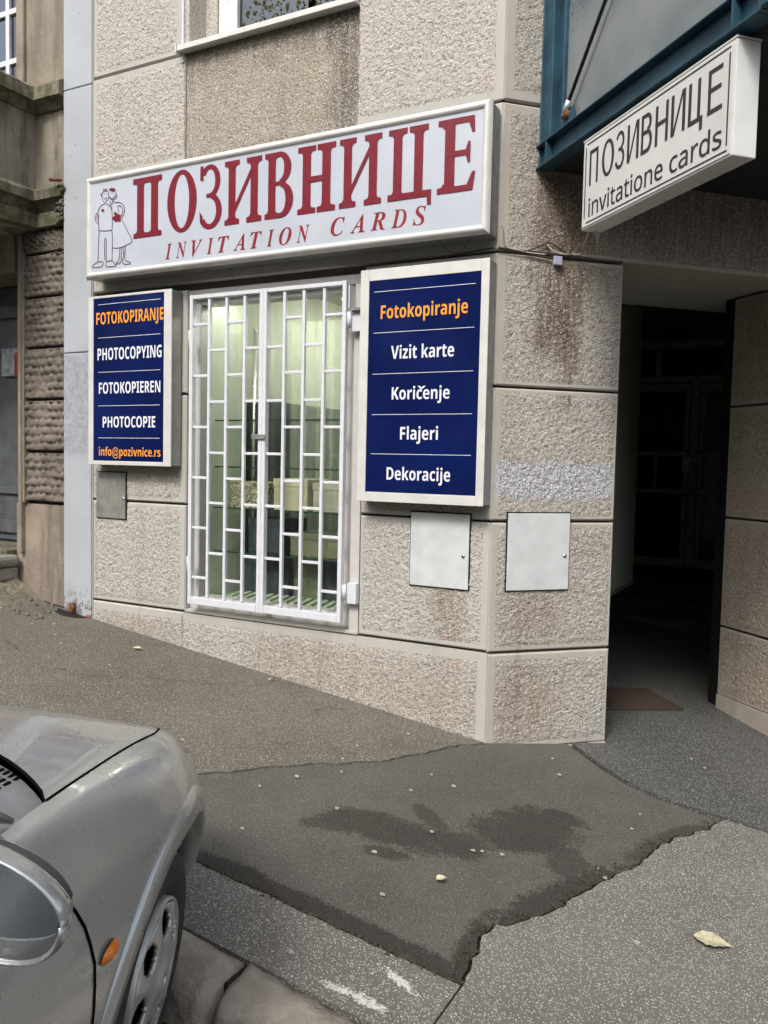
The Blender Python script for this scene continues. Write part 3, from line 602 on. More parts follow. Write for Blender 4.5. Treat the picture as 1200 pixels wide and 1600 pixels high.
# thin curtain strips that give the vertical streaks behind the glass
cur = empty('strip_curtain', FA @ Matrix.Translation((-1.4, 0.66, 2.6)), 'sheer vertical strip curtain hanging behind the display rack', 'curtain')
q = N('sheer_strip'); t_ = q.t; tr = q.n('ShaderNodeBsdfTransparent'); df = q.n('ShaderNodeBsdfTranslucent'); dd = q.n('ShaderNodeBsdfDiffuse')
df.inputs[0].default_value = (0.60, 0.61, 0.53, 1); dd.inputs[0].default_value = (0.60, 0.61, 0.53, 1); ad = q.n('ShaderNodeAddShader'); ms = q.n('ShaderNodeMixShader')
t_.links.new(df.outputs[0], ad.inputs[0]); t_.links.new(dd.outputs[0], ad.inputs[1]); ms.inputs[0].default_value = 0.20
t_.links.new(tr.outputs[0], ms.inputs[1]); t_.links.new(ad.outputs[0], ms.inputs[2]); t_.links.new(ms.outputs[0], t_.nodes['Material Output'].inputs[0]); M_sheer = q.m
cm = bpy.data.meshes.new('curtain_strip')
cm.from_pydata([(0,0,0), (0.022,0.006,0), (0.044,0,0), (0,0,1.9), (0.022,0.006,1.9), (0.044,0,1.9)], [], [(0,1,4,3), (1,2,5,4)]); cm.materials.append(M_sheer)
for k in range(24):
    link('curtain_strip', cm, FA @ Matrix.Translation((-1.74+k*0.036, 0.64+0.012*(k % 3), 0.65)), cur)

# ---------------------------------------------------------------- white security grille
gr = empty('security_grille', FA @ Matrix.Translation((-1.46, -0.03, 0.66)), 'white steel security grille with staggered bars over the shop window', 'grille')
gm = M_white_metal
def vbar(x, z0=0.715, z1=2.60, wd=0.0195, y0=-0.058, y1=-0.036, nm='bar'): box(nm, gm, FA, gr, x-wd/2, x+wd/2, y0, y1, z0, z1, 0.003)
ya, yb = -0.066, -0.028
for x in (-2.021, -1.476, -1.449, -0.897): vbar(x, 0.666, 2.625, 0.026, ya, yb, 'stile')
for a, b_ in ((-2.007, -1.490), (-1.435, -0.911)):
    box('top_rail', gm, FA, gr, a, b_, ya, yb, 2.600, 2.624, 0.003)
    box('bottom_rail', gm, FA, gr, a, b_, ya, yb, 0.667, 0.712, 0.003)
V = [-2.021, -1.883, -1.747, -1.608, -1.4625, -1.314, -1.177, -1.037, -0.897]
for x in V[1:4] + V[5:8]: vbar(x)
ZA = [2.442, 2.121, 1.799, 1.479, 1.160, 0.840]; ZB = [2.277, 1.957, 1.638, 1.322, 1.003]
for c in range(8):
    for z in (ZA if c in (0, 2, 5, 7) else ZB):
        a = V[c] + (0.0135 if c in (0, ) else 0.0112); b_ = V[c+1] - (0.0135 if c == 7 else 0.0112)
        if c == 3: b_ = -1.490
        if c == 4: a = -1.435
        box('cross_bar', gm, FA, gr, a, b_, -0.056, -0.038, z-0.008, z+0.008, 0.002)
for z in (2.36, 0.80, ):
    MB().cyl((-0.872, -0.045, z), (0, 0, 1), 0.012, 0.09, 12).build('hinge', gm, FA, gr)
    box('hinge_plate', gm, FA, gr, -0.860, -0.80, -0.035, 0.004, z-0.02, z+0.10, 0.003)
for z in (2.30, 0.86):
    MB().cyl((-2.046, -0.045, z), (0, 0, 1), 0.011, 0.11, 12).build('hinge', gm, FA, gr)
box('hinge_arm', M_alu_dark, FA, gr, -0.86, -0.79, -0.06, 0.003, 2.455, 2.47)
box('hinge_arm', gm, FA, gr, -0.872, -0.865, -0.06, 0.003, 2.47, 2.60)
box('lock_plate', M_alu_dark, FA, gr, -1.53, -1.43, -0.078, -0.067, 1.725, 1.755, 0.003)

# ---------------------------------------------------------------- lettering helpers
import string
bold_map = {c: chr(0x1D5D4+i) for i, c in enumerate(string.ascii_uppercase)}; bold_map.update({c: chr(0x1D5EE+i) for i, c in enumerate(string.ascii_lowercase)})
thin_map = {c: chr(0x1D5A0+i) for i, c in enumerate(string.ascii_uppercase)}; thin_map.update({c: chr(0x1D5BA+i) for i, c in enumerate(string.ascii_lowercase)})
seri_map = {c: chr(0x1D468+i) for i, c in enumerate(string.ascii_uppercase)}
def text(body, mat, M, parent, x0, x1, z0, cap, y, bold=0.0, name='lettering', capref='H'):
    body = ''.join(bold_map.get(ch, ch) for ch in body) if bold > 0 else ''.join(thin_map.get(ch, ch) for ch in body)
    if bold > 0: capref = bold_map['H']
    elif ord(body[0]) < 0x1D468 or ord(body[0]) > 0x1D4A0: capref = thin_map['H'] if len(body) > 1 else 'Н'
    cu = bpy.data.curves.new(name, 'FONT'); cu.body = body; cu.size = 1.0; cu.offset = max(-bold, 0.0) if bold < 0 else 0.0; cu.resolution_u = 6
    o = bpy.data.objects.new(name, cu); COL.objects.link(o)
    dg = bpy.context.evaluated_depsgraph_get(); me = bpy.data.meshes.new_from_object(o.evaluated_get(dg))
    cu.body = capref; dg.update(); me2 = bpy.data.meshes.new_from_object(o.evaluated_get(bpy.context.evaluated_depsgraph_get()))
    bpy.data.objects.remove(o)
    n = len(me.vertices); co = np.empty(n*3); me.vertices.foreach_get('co', co); co = co.reshape(-1, 3)
    n2 = len(me2.vertices); c2 = np.empty(n2*3); me2.vertices.foreach_get('co', c2); c2 = c2.reshape(-1, 3)
    sx = (x1-x0) / (co[:,0].max()-co[:,0].min()); b0 = c2[:,1].min(); sz = cap / (c2[:,1].max()-b0)
    out = np.stack([x0 + (co[:,0]-co[:,0].min())*sx, np.full(n, y), z0 + (co[:,1]-b0)*sz], 1)
    me.vertices.foreach_set('co', out.ravel()); me.materials.clear(); me.materials.append(mat); me.update()
    ob = link(name, me, M, parent)
    return ob

# serif letter builder: everything in a unit box, x 0..1 (letter width), z 0..1 (cap height)
class Letter:
    def __init__(s, mb, x0, x1, z0, h, y, shear=0.0): s.mb, s.x0, s.w, s.z0, s.h, s.y, s.k, s.sh = mb, x0, x1-x0, z0, h, y, 0, shear
    def P(s, u, v): return (s.x0 + u*s.w + s.sh*v*s.h, s.z0 + v*s.h)
    def poly(s, pts):
        yy = s.y - 0.00025*s.k; s.k += 1
        s.mb.prism([s.P(*p) for p in pts], yy, yy-0.0012)
    def stem(s, u, t, v0=0.0, v1=1.0): s.poly([(u-t/2, v0), (u+t/2, v0), (u+t/2, v1), (u-t/2, v1)])
    def serif(s, u, t, e, top, th=0.075, br=0.05):
        a, d = (1.0, -1) if top else (0.0, 1)
        s.poly([(u-e, a), (u+e, a), (u+e, a+d*th), (u+t/2+br*0.6, a+d*(th+0.012)), (u+t/2, a+d*(th+br)), (u-t/2, a+d*(th+br)), (u-t/2-br*0.6, a+d*(th+0.012)), (u-e, a+d*th)])
    def bar(s, u0, u1, v, t): s.poly([(u0, v-t/2), (u1, v-t/2), (u1, v+t/2), (u0, v+t/2)])
    def arc(s, cu, cv, ru, rv, a0, a1, tu, tv, n=22):
        yy = s.y - 0.00025*s.k; s.k += 1; vs = []
        for i in range(n+1):
            a = math.radians(a0 + (a1-a0)*i/n); ca, sa = math.cos(a), math.sin(a)
            for r in (0, 1):
                p = s.P(cu + (ru - tu*r)*ca, cv + (rv - tv*r)*sa); vs.append((p[0], yy, p[1])); vs.append((p[0], yy-0.0012, p[1]))
        fs = []
        for i in range(n):
            b = i*4; fs += [(b+1, b+3, b+7, b+5), (b, b+4, b+6, b+2), (b, b+1, b+5, b+4), (b+2, b+6, b+7, b+3)]
        fs += [(0, 2, 3, 1), (n*4, n*4+1, n*4+3, n*4+2)]
        s.mb.add(vs, fs)

# ---------------------------------------------------------------- big shop sign
sg = empty('shop_sign', FA @ Matrix.Translation((-1.42, -0.15, 2.76)), 'long white light box sign with big red Cyrillic lettering above grille', 'sign')
X0, X1, Z0, Z1 = -2.860, -0.002, 2.770, 3.438
def rounded_bar(p0, p1, r, nm, mat): MB().tube([p0, p1], r, 14).build(nm, mat, FA, sg)
box('sign_case', M_alu_dark, FA, sg, X0+0.006, X1-0.006, -0.135, -0.008, Z0+0.006, Z1-0.006, 0.012)
box('sign_face', M_sign_face, FA, sg, X0+0.04, X1-0.04, -0.146, -0.136, Z0+0.045, Z1-0.04)
def frame_bar(ax, a0, a1, c, inner, nm='frame_bar'):
    # half round aluminium moulding with mitred ends
    n = 8; w_ = 0.052; vs = []
    prof = [(-0.5 + i/n, math.sin(math.pi*i/n)) for i in range(n+1)]
    mb = MB(); mb.sm = True
    for end in (0, 1):
        for (t, h) in prof:
            lat = c + t*w_; inset = (t*w_*inner + w_/2)
            along = (a0 + inset) if end == 0 else (a1 - inset)
            yy = -0.136 - 0.026*h**0.8
            mb.v.append((along, yy, lat) if ax == 'x' else (lat, yy, along))
    for i in range(n): mb.f.append([i, i+1, n+2+i, n+1+i]); mb.mi.append(0); mb.smooth.append(True)
    mb.build(nm, M_alu_w, FA, sg)
frame_bar('x', X0, X1, Z0+0.026, 1); frame_bar('x', X0, X1, Z1-0.026, -1)
frame_bar('z', Z0, Z1, X0+0.026, 1); frame_bar('z', Z0, Z1, X1-0.026, -1)
yl = -0.1475
LZ, LH = 2.998, 0.372
def add_letter(fn, x0, x1, z0=LZ, h=LH, mat=M_red, shear=0.0, name='letter'):
    mb = MB(); L = Letter(mb, x0, x1, z0, h, yl, shear); fn(L); mb.build(name, mat, FA, sg)
T = 0.23
def l_P(L):
    for u in (0.26, 0.74): L.stem(u, T); L.serif(u, T, 0.24, False)
    L.bar(0.02, 0.98, 0.955, 0.09); L.serif(0.26, T, 0.25, True); L.serif(0.74, T, 0.25, True)
def l_O(L): L.arc(0.5, 0.5, 0.5, 0.51, 0, 360, 0.25, 0.07, 44)
def l_Z(L):
    L.arc(0.45, 0.745, 0.45, 0.265, 150, -82, 0.22, 0.075, 26); L.arc(0.45, 0.265, 0.52, 0.285, 82, -148, 0.24, 0.08, 30)
    L.poly([(0.02, 0.78), (0.16, 0.76), (0.16, 1.0), (0.03, 1.0)]); L.poly([(0.0, 0.28), (0.14, 0.20), (0.10, 0.07), (0.02, 0.12)])
    L.bar(0.30, 0.56, 0.52, 0.06)
def l_I(L):
    for u in (0.2, 0.8):
        L.stem(u, 0.19); L.serif(u, 0.19, 0.20, True); L.serif(u, 0.19, 0.20, False)
    L.poly([(0.27, 0.16), (0.73, 0.74), (0.73, 0.86), (0.27, 0.28)])
def l_V(L):
    L.stem(0.25, 0.26); L.serif(0.25, 0.26, 0.25, True); L.serif(0.25, 0.26, 0.25, False)
    L.bar(0.25, 0.56, 0.965, 0.07); L.bar(0.25, 0.58, 0.525, 0.06); L.bar(0.25, 0.58, 0.035, 0.07)
    L.arc(0.52, 0.755, 0.40, 0.245, 90, -90, 0.24, 0.07, 18); L.arc(0.56, 0.27, 0.44, 0.27, 90, -90, 0.26, 0.07, 20)
def l_H(L):
    for u in (0.24, 0.76): L.stem(u, 0.22); L.serif(u, 0.22, 0.24, True); L.serif(u, 0.22, 0.24, False)
    L.bar(0.24, 0.76, 0.5, 0.085)
def l_C(L):
    for u in (0.22, 0.70): L.stem(u, 0.2); L.serif(u, 0.2, 0.215, True)
    L.bar(0.0, 0.98, 0.045, 0.09); L.serif(0.22, 0.2, 0.2, False); L.poly([(0.80, 0.09), (1.0, 0.09), (1.0, -0.115), (0.92, -0.115), (0.90, 0.0), (0.80, 0.0)])
def l_E(L):
    L.stem(0.32, 0.27); L.serif(0.28, 0.27, 0.28, True); L.serif(0.28, 0.27, 0.28, False)
    L.bar(0.28, 0.94, 0.96, 0.08); L.bar(0.32, 0.80, 0.52, 0.075); L.bar(0.28, 0.92, 0.04, 0.08)
    L.poly([(0.80, 0.93), (0.95, 1.0), (0.97, 0.78), (0.90, 0.78)]); L.poly([(0.72, 0.52), (0.80, 0.66), (0.86, 0.66), (0.86, 0.38), (0.80, 0.38)]); L.poly([(0.78, 0.07), (0.94, 0.0), (1.0, 0.25), (0.92, 0.25)])
for fn, a, b_ in [(l_P, -2.438, -2.190), (l_O, -2.148, -1.912), (l_Z, -1.888, -1.712), (l_I, -1.695, -1.422), (l_V, -1.400, -1.200), (l_H, -1.170, -0.918), (l_I, -0.893, -0.628), (l_C, -0.588, -0.330), (l_E, -0.297, -0.085)]:
    add_letter(fn, a, b_)
# small italic Latin serif capitals
def s_I(L): L.stem(0.5, 0.36); L.serif(0.5, 0.36, 0.48, True, 0.07, 0.03); L.serif(0.5, 0.36, 0.48, False, 0.07, 0.03)
def s_N(L):
    L.stem(0.16, 0.09); L.stem(0.86, 0.09); L.serif(0.16, 0.09, 0.18, False, 0.06, 0.02); L.serif(0.86, 0.09, 0.18, True, 0.06, 0.02)
    L.poly([(0.0, 1.0), (0.28, 1.0), (0.90, 0.0), (0.72, 0.0), (0.12, 0.94), (0.0, 0.94)])
def s_V(L):
    L.poly([(0.08, 1.0), (0.34, 1.0), (0.60, 0.16), (0.48, 0.0)]); L.poly([(0.82, 1.0), (0.92, 1.0), (0.54, 0.0), (0.48, 0.0)])
    L.bar(-0.02, 0.42, 0.97, 0.06); L.bar(0.68, 1.04, 0.97, 0.06)
def s_T(L): L.stem(0.5, 0.22); L.serif(0.5, 0.22, 0.26, False, 0.06, 0.03); L.bar(0.02, 0.98, 0.965, 0.07); L.poly([(0.0, 1.0), (0.06, 1.0), (0.12, 0.75), (0.04, 0.75)]); L.poly([(0.94, 1.0), (1.0, 1.0), (0.97, 0.75), (0.90, 0.75)])
def s_A(L):
    L.poly([(0.42, 1.0), (0.54, 1.0), (0.92, 0.03), (0.66, 0.03)]); L.poly([(0.42, 0.94), (0.50, 0.94), (0.16, 0.03), (0.08, 0.03)])
    L.bar(0.24, 0.72, 0.32, 0.055); L.bar(-0.02, 0.30, 0.03, 0.06); L.bar(0.56, 1.02, 0.03, 0.06)
def s_O(L): L.arc(0.5, 0.5, 0.5, 0.51, 0, 360, 0.2, 0.06, 32)
def s_C(L): L.arc(0.52, 0.5, 0.5, 0.51, 40, 320, 0.22, 0.06, 26); L.poly([(0.86, 1.0), (0.94, 1.0), (0.94, 0.68), (0.86, 0.72)]); L.poly([(0.84, 0.30), (0.94, 0.26), (0.90, 0.14), (0.80, 0.14)])
def s_R(L):
    L.stem(0.24, 0.22); L.serif(0.24, 0.22, 0.26, False, 0.06, 0.03); L.serif(0.24, 0.22, 0.26, True, 0.06, 0.03); L.bar(0.24, 0.55, 0.97, 0.06); L.bar(0.24, 0.55, 0.50, 0.06)
    L.arc(0.5, 0.735, 0.36, 0.265, 90, -90, 0.2, 0.06, 14); L.poly([(0.48, 0.50), (0.66, 0.50), (1.0, 0.0), (0.74, 0.0)])
def s_D(L):
    L.stem(0.24, 0.2); L.serif(0.2, 0.2, 0.24, False, 0.06, 0.03); L.serif(0.2, 0.2, 0.24, True, 0.06, 0.03); L.bar(0.24, 0.45, 0.97, 0.06); L.bar(0.24, 0.45, 0.03, 0.06); L.arc(0.42, 0.5, 0.55, 0.5, 90, -90, 0.22, 0.06, 22)
def s_S(L):
    L.arc(0.5, 0.745, 0.40, 0.265, 40, 265, 0.17, 0.07, 18); L.arc(0.5, 0.255, 0.42, 0.27, 85, -140, 0.18, 0.07, 18); L.poly([(0.80, 1.0), (0.88, 1.0), (0.88, 0.70), (0.82, 0.72)]); L.poly([(0.08, 0.0), (0.14, 0.0), (0.18, 0.28), (0.08, 0.30)])
def word(seq, x0, x1, z0, h, narrow):
    wd = [narrow.get(f, 1.0) for f in seq]; gap = 0.85; tot = sum(wd) + gap*(len(seq)-1); u = (x1-x0-0.02)/tot; x = x0
    for f, ww in zip(seq, wd):
        ch = f.__name__[2:]; ob_ = text(seri_map[ch], M_red2, FA, sg, x-0.1*u, x+(ww+0.22)*u, z0, h, yl, 0, 'small_letter', seri_map['H']); x += (ww+gap)*u
nar = {s_I: 0.45, s_S: 0.8, s_T: 0.95}
word([s_I, s_N, s_V, s_I, s_T, s_A, s_T, s_I, s_O, s_N], -2.155, -1.080, 2.842, 0.094, nar)
word([s_C, s_A, s_R, s_D, s_S], -0.938, -0.352, 2.856, 0.094, nar)
# line drawing of a couple, traced in crop pixels (x, y) and set on the sign's face
def DP(px, py):     # crop pixel -> sign plane
    u = (px-90)/(690-90); x = -2.815 + u*0.372
    top = 3.352 + (px-90)*0.0; z = 3.352 - ((py + (px-300)*0.16) - 290) / 1185*0.515
    return (x, z)
lines = [
 [(290,500),(262,470),(250,420),(258,370),(285,340),(320,338),(345,365),(352,420),(338,465),(312,485),(310,515)],
 [(250,370),(238,380),(242,410),(256,418)], [(275,335),(270,300)], [(290,332),(288,296)], [(305,332),(308,296)], [(320,334),(326,302)],
 [(275,425),(290,450),(310,452),(325,425)], [(290,372),(290,384)], [(322,372),(322,384)],
 [(352,330),(375,305),(405,300),(435,312),(452,345),(456,400),(440,450),(415,470),(385,462),(362,430),(352,380)],
 [(455,400),(475,395)], [(455,420),(475,425)], [(450,440),(468,460)], [(375,430),(395,450),(420,445),(436,405)], [(385,360),(388,374)],[(415,362),(418,376)],
 [(290,500),(295,525),(250,545),(215,590),(195,650),(205,720),(205,900),(215,918),(300,928),(360,918),(398,905),(405,780),(400,650),(385,590),(350,545),(312,520)],
 [(195,655),(170,680),(155,730),(165,780),(185,808),(205,812)], [(200,690),(180,730),(190,775)],
 [(362,540),(380,545),(395,575),(398,640)], [(370,480),(380,520),(405,530),(410,485)],
 [(425,470),(430,505),(475,508),(520,515),(560,545),(578,590),(575,660),(555,710),(520,745),(500,755)],
 [(500,650),(485,600),(485,565),(510,555),(540,575),(555,610),(550,660),(530,700),(515,720)],
 [(540,750),(580,840),(640,960),(680,1040),(680,1080),(660,1105),(580,1145),(520,1170),(450,1178),(412,1172)],
 [(398,905),(405,1000),(405,1180),(400,1370)], [(215,918),(205,1100),(195,1390)],
 [(300,1360),(292,1200),(295,1060),(305,1035),(318,1060),(315,1200),(318,1365)],
 [(195,1390),(270,1385),(262,1440),(240,1460),(120,1475),(120,1450),(160,1410),(195,1392)],
 [(318,1378),(400,1365),(430,1400),(458,1430),(440,1448),(325,1455),(312,1420),(318,1378)],
 [(515,1170),(508,1290),(495,1360),(455,1395)], [(540,1170),(535,1300),(525,1390),(450,1415)],
 [(560,1160),(570,1260),(558,1400),(660,1402),(655,1380),(600,1360),(585,1320),(592,1150)]]
dm = MB()
for k, ln in enumerate(lines):
    P = [DP(*p) for p in ln]; Q = []
    for i in range(len(P)-1):
        p0, p1, p2, p3 = P[max(i-1,0)], P[i], P[i+1], P[min(i+2, len(P)-1)]
        for t in (0, 0.33, 0.66):
            Q.append(tuple(0.5*((2*p1[c]) + (-p0[c]+p2[c])*t + (2*p0[c]-5*p1[c]+4*p2[c]-p3[c])*t*t + (-p0[c]+3*p1[c]-3*p2[c]+p3[c])*t**3) for c in (0, 1)))
    Q.append(P[-1]); dm.strip(Q, 0.0045, -0.1478-0.00004*k)
dm.build('couple_drawing', M_plum, FA, sg, ns=False)
rd = MB()
def blob(cx, cy, r, n=9, seed=0, k=0):
    pts = []
    for i in range(n):
        a = 2*math.pi*i/n; rr = r*(0.7+0.5*random.random()); pts.append(DP(cx+rr*math.cos(a), cy+rr*math.sin(a)))
    rd.prism(pts, -0.1483-0.0002*k, -0.1492-0.0002*k)
for k, (cx, cy, r) in enumerate([(265, 620, 24), (452, 672, 24), (438, 740, 32), (480, 715, 40), (505, 760, 28), (460, 765, 26), (500, 700, 22), (390, 318, 26), (418, 322, 24)]): blob(cx, cy, r, 11, k=k)
rd.build('drawing_flowers', M_red, FA, sg)

# ---------------------------------------------------------------- blue sign boxes
def blue_sign(name, lab, x0, x1, z0, z1, bx0, bx1, bz0, bz1, depth):
    r = empty(name, FA @ Matrix.Translation(((x0+x1)/2, -depth, z0)), lab, 'sign')
    box('sign_case', M_alu_dark, FA, r, x0+0.003, x1-0.003, -depth+0.004, -0.010, z0+0.003, z1-0.003, 0.004)
    yf = -depth
    for nm, a in (('frame_bar', (x0, bx0, z0, z1)), ('frame_bar', (bx1, x1, z0, z1)), ('frame_bar', (bx0+0.0005, bx1-0.0005, bz1, z1)), ('frame_bar', (bx0+0.0005, bx1-0.0005, z0, bz0))):
        box(nm, M_alu_w, FA, r, a[0], a[1], yf-0.006, yf+0.0035, a[2], a[3], 0.002)
    box('sign_face', M_blue, FA, r, bx0, bx1, yf-0.002, yf+0.003, bz0, bz1)
    return r, yf-0.0035
bl, yL = blue_sign('blue_sign', 'narrow navy sign listing PHOTOCOPYING left of the grille', -2.878, -2.142, 1.545, 2.668, -2.832, -2.205, 1.572, 2.652, 0.105)
for body, mat, a, b_, z, cap in [('FOTOKOPIRANJE', M_orange, -2.806, -2.211, 2.480, 0.078), ('PHOTOCOPYING', M_txt_white, -2.794, -2.225, 2.243, 0.078), ('FOTOKOPIEREN', M_txt_white, -2.781, -2.234, 2.020, 0.074), ('PHOTOCOPIE', M_txt_white, -2.745, -2.276, 1.795, 0.072), ('info@pozivnice.rs', M_orange, -2.780, -2.230, 1.606, 0.056)]:
    text(body, mat, FA, bl, a, b_, z, cap, yL, 0.025)
for z in (2.611, 2.391, 2.163, 1.939, 1.725): box('divider_line', M_txt_white, FA, bl, -2.788, -2.236, yL-0.0006, yL+0.0006, z-0.0014, z+0.0014)
br, yR = blue_sign('blue_sign', 'wide navy sign reading Vizit karte right of the grille', -0.762, -0.004, 1.384, 2.656, -0.708, -0.048, 1.437, 2.594, 0.11)
for body, mat, a, b_, z, cap in [('Fotokopiranje', M_orange, -0.633, -0.119, 2.385, 0.072), ('Vizit karte', M_txt_white, -0.564, -0.191, 2.165, 0.070), ('Koricenje', M_txt_white, -0.554, -0.210, 1.945, 0.067), ('Flajeri', M_txt_white, -0.497, -0.271, 1.728, 0.068), ('Dekoracije', M_txt_white, -0.575, -0.194, 1.508, 0.068)]:
    text(body, mat, FA, br, a, b_, z, cap, yR, 0.025)
MB().prism([(-0.398, 2.0155), (-0.386, 2.0155), (-0.374, 2.007), (-0.362, 2.0155), (-0.350, 2.0155), (-0.368, 1.999), (-0.380, 1.999)], yR, yR-0.0006).build('caron', M_txt_white, FA, br)
for z in (2.533, 2.310, 2.086, 1.864, 1.648): box('divider_line', M_txt_white, FA, br, -0.676, -0.080, yR-0.0006, yR+0.0006, z-0.0013, z+0.0013)

# ---------------------------------------------------------------- meter cabinets
def cabinet(lab, mat, M, x0, x1, z0, z1, y=-0.012, lock=1):
    r = empty('meter_cabinet', M @ Matrix.Translation(((x0+x1)/2, y, z0)), lab, 'cabinet')
    box('cabinet_frame', M_black, M, r, x0, x1, y+0.006, 0.02, z0, z1)
    box('cabinet_door', mat, M, r, x0+0.006, x1-0.006, y-0.004, y+0.005, z0+0.007, z1-0.007, 0.003)
    lx = x1-0.035 if lock > 0 else x1-0.02
    MB().cyl((lx, y-0.003, z0+(z1-z0)*0.45), (0, -1, 0), 0.010, 0.006, 14).build('lock', M_alu, M, r)
    MB().cyl((lx, y-0.0092, z0+(z1-z0)*0.45), (0, -1, 0), 0.004, 0.001, 8).build('keyhole', M_black, M, r)
    return r
c1 = cabinet('small grey steel meter cabinet under the left navy sign', M_cab_grey, FA, -2.912, -2.627, 1.171, 1.500, -0.012, 0)
MB().strip([(-2.80,1.36),(-2.77,1.375),(-2.755,1.35),(-2.775,1.33),(-2.76,1.30),(-2.78,1.27)], 0.005, -0.0165).strip([(-2.735,1.37),(-2.74,1.33),(-2.715,1.35),(-2.72,1.28)], 0.004, -0.0165).build('graffiti_mark', simple('faded_marker', (0.42, 0.33, 0.18), 0.7), FA, c1, ns=False)
cabinet('white meter cabinet under the wide navy sign', M_cab, FA, -0.473, -0.111, 0.917, 1.338)
cabinet('white meter cabinet on chamfered corner right of the edge', M_cab, FB, 0.088, 0.470, 0.922, 1.352)

# ---------------------------------------------------------------- upper window
uw = empty('upper_window', FA @ Matrix.Translation((-1.5, 0.1, 4.17)), 'white framed upper window with metal sill reflecting a tree', 'window')
box('reveal', M_rough_Up, FA, uw, -2.163, -2.115, 0.004, 0.30, 4.16, 5.75)
box('reveal_inner', M_rough_Up, FA, uw, -2.114, -2.02, 0.16, 0.32, 4.20, 5.75)
box('frame_side', M_white_metal, FA, uw, -2.019, -1.93, 0.17, 0.24, 4.205, 5.75, 0.006)
box('sash', M_white_metal, FA, uw, -1.928, -1.86, 0.155, 0.22, 4.225, 5.7, 0.006)
box('sash', M_white_metal, FA, uw, -1.859, -0.95, 0.155, 0.22, 4.225, 4.262, 0.004)
box('frame_sill', M_white_metal, FA, uw, -2.02, -0.9, 0.17, 0.24, 4.18, 4.2045)
box('pane', M_glass_up, FA, uw, -1.862, -0.95, 0.185, 0.19, 4.26, 5.7)
box('frame_side', M_white_metal, FA, uw, -0.95, -0.88, 0.17, 0.24, 4.2, 5.75)
box('reveal', M_rough_Up, FA, uw, -0.878, -0.862, 0.004, 0.30, 4.16, 5.75)
box('back_room', simple('dim_room', (0.04, 0.045, 0.05), 0.9), FA, uw, -2.1, -0.88, 0.8, 0.82, 4.0, 5.9)
sl = MB(); sl.prism([(0, 0), (0, 0)], 0, 0) if False else None
sl = MB(); sl.add([(-2.165, -0.055, 4.152), (-0.872, -0.055, 4.152), (-0.872, 0.17, 4.178), (-2.165, 0.17, 4.178), (-2.165, -0.055, 4.186), (-0.872, -0.055, 4.186), (-0.872, 0.17, 4.2), (-2.165, 0.17, 4.2)], [(0,1,5,4),(1,2,6,5),(2,3,7,6),(3,0,4,7),(4,5,6,7),(3,2,1,0)])
sl.build('sill', M_alu_w, FA, uw, bevel=0.003)
box('sill_end', M_white_metal, FA, uw, -2.175, -2.166, -0.062, 0.0, 4.140, 4.20, 0.002)
box('corner_trim', M_white_metal, FA, uw, -2.1645, -2.150, -0.012, 0.003, 4.10, 5.7, 0.002)

# ---------------------------------------------------------------- canopy of teal steel with glass side
VX = 0.225
can = empty('entrance_canopy', FB @ Matrix.Translation((1.6, -0.8, 3.15)), 'teal painted steel canopy with frosted glass side above the entrance', 'canopy')
def cb(nm, x0, x1, y0, y1, z0, z1, bevel=0.004, mat=None): return box(nm, mat or M_teal, FB, can, x0, x1, y0, y1, z0, z1, bevel)
# wall post (angle section): web plus flanges
cb('post', VX, VX+0.012, -0.105, -0.004, 3.155, 5.4); cb('post_flange', VX-0.012, VX+0.06, -0.113, -0.105, 3.27, 5.4)
cb('post', VX+0.03, VX+0.04, -0.21, -0.115, 3.27, 5.4); cb('post_flange', VX-0.004, VX+0.06, -0.218, -0.2105, 3.27, 5.4)
cb('wall_flange', VX-0.018, VX+0.06, -0.012, -0.003, 3.15, 5.4)
# bottom channel running outwards
cb('bottom_channel', VX+0.006, VX+0.014, -1.62, -0.004, 3.158, 3.262); cb('channel_flange', VX-0.035, VX+0.05, -1.62, -0.004, 3.148, 3.157); cb('channel_flange', VX-0.035, VX+0.05, -1.62, -0.004, 3.2625, 3.271)
cb('stiffener', VX-0.033, VX+0.0055, -0.115, -0.105, 3.1575, 3.262, 0)
cb('stiffener', VX-0.033, VX+0.0055, -1.50, -1.49, 3.1575, 3.262, 0)
cb('front_channel', VX-0.035, 3.2, -1.645, -1.622, 3.148, 3.271); cb('end_post', VX-0.03, VX+0.05, -1.60, -1.52, 3.272, 5.4)
cb('far_channel', 3.15, 3.2, -1.62, -0.004, 3.148, 3.271)
def frosted():
    q = N('dirty_frosted_glass'); 
    c = q.mix(q.ramp(q.noise(3, 4, 0.6), 0.35, 0.7), (0.30, 0.325, 0.325), (0.20, 0.235, 0.245))
    x, y, z = q.xyz()
    crk = q.mul(q.ramp(q.noise(60, 4, 0.7), 0.46, 0.58), q.ramp(q.math('ADD', q.math('ADD', z, q.math('MULTIPLY', y, 0.35)), q.math('MULTIPLY', q.noise(5, 4), 0.3)), 3.72, 3.98))
    c = q.mix(crk, c, (0.06, 0.10, 0.125))
    q.b.inputs['Transmission Weight'].default_value = 0.25
    return q.out(c, 0.35, 0, 0.5)
cb('glass_pane', VX+0.018, VX+0.026, -1.52, -0.22, 3.272, 5.3, 0, frosted())
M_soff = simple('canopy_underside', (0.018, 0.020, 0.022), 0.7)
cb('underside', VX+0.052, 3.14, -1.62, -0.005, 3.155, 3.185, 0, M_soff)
cb('roof_sheet', VX, 3.2, -1.62, -0.005, 5.4, 5.42, 0)
MB().tube([(VX-0.012, -0.285, 3.375), (VX-0.012, -0.64, 3.745), (VX-0.012, -1.5, 4.64)], 0.009, 8).build('tie_rod', simple('dark_rod', (0.03, 0.04, 0.05), 0.4, 0.5), FB, can)
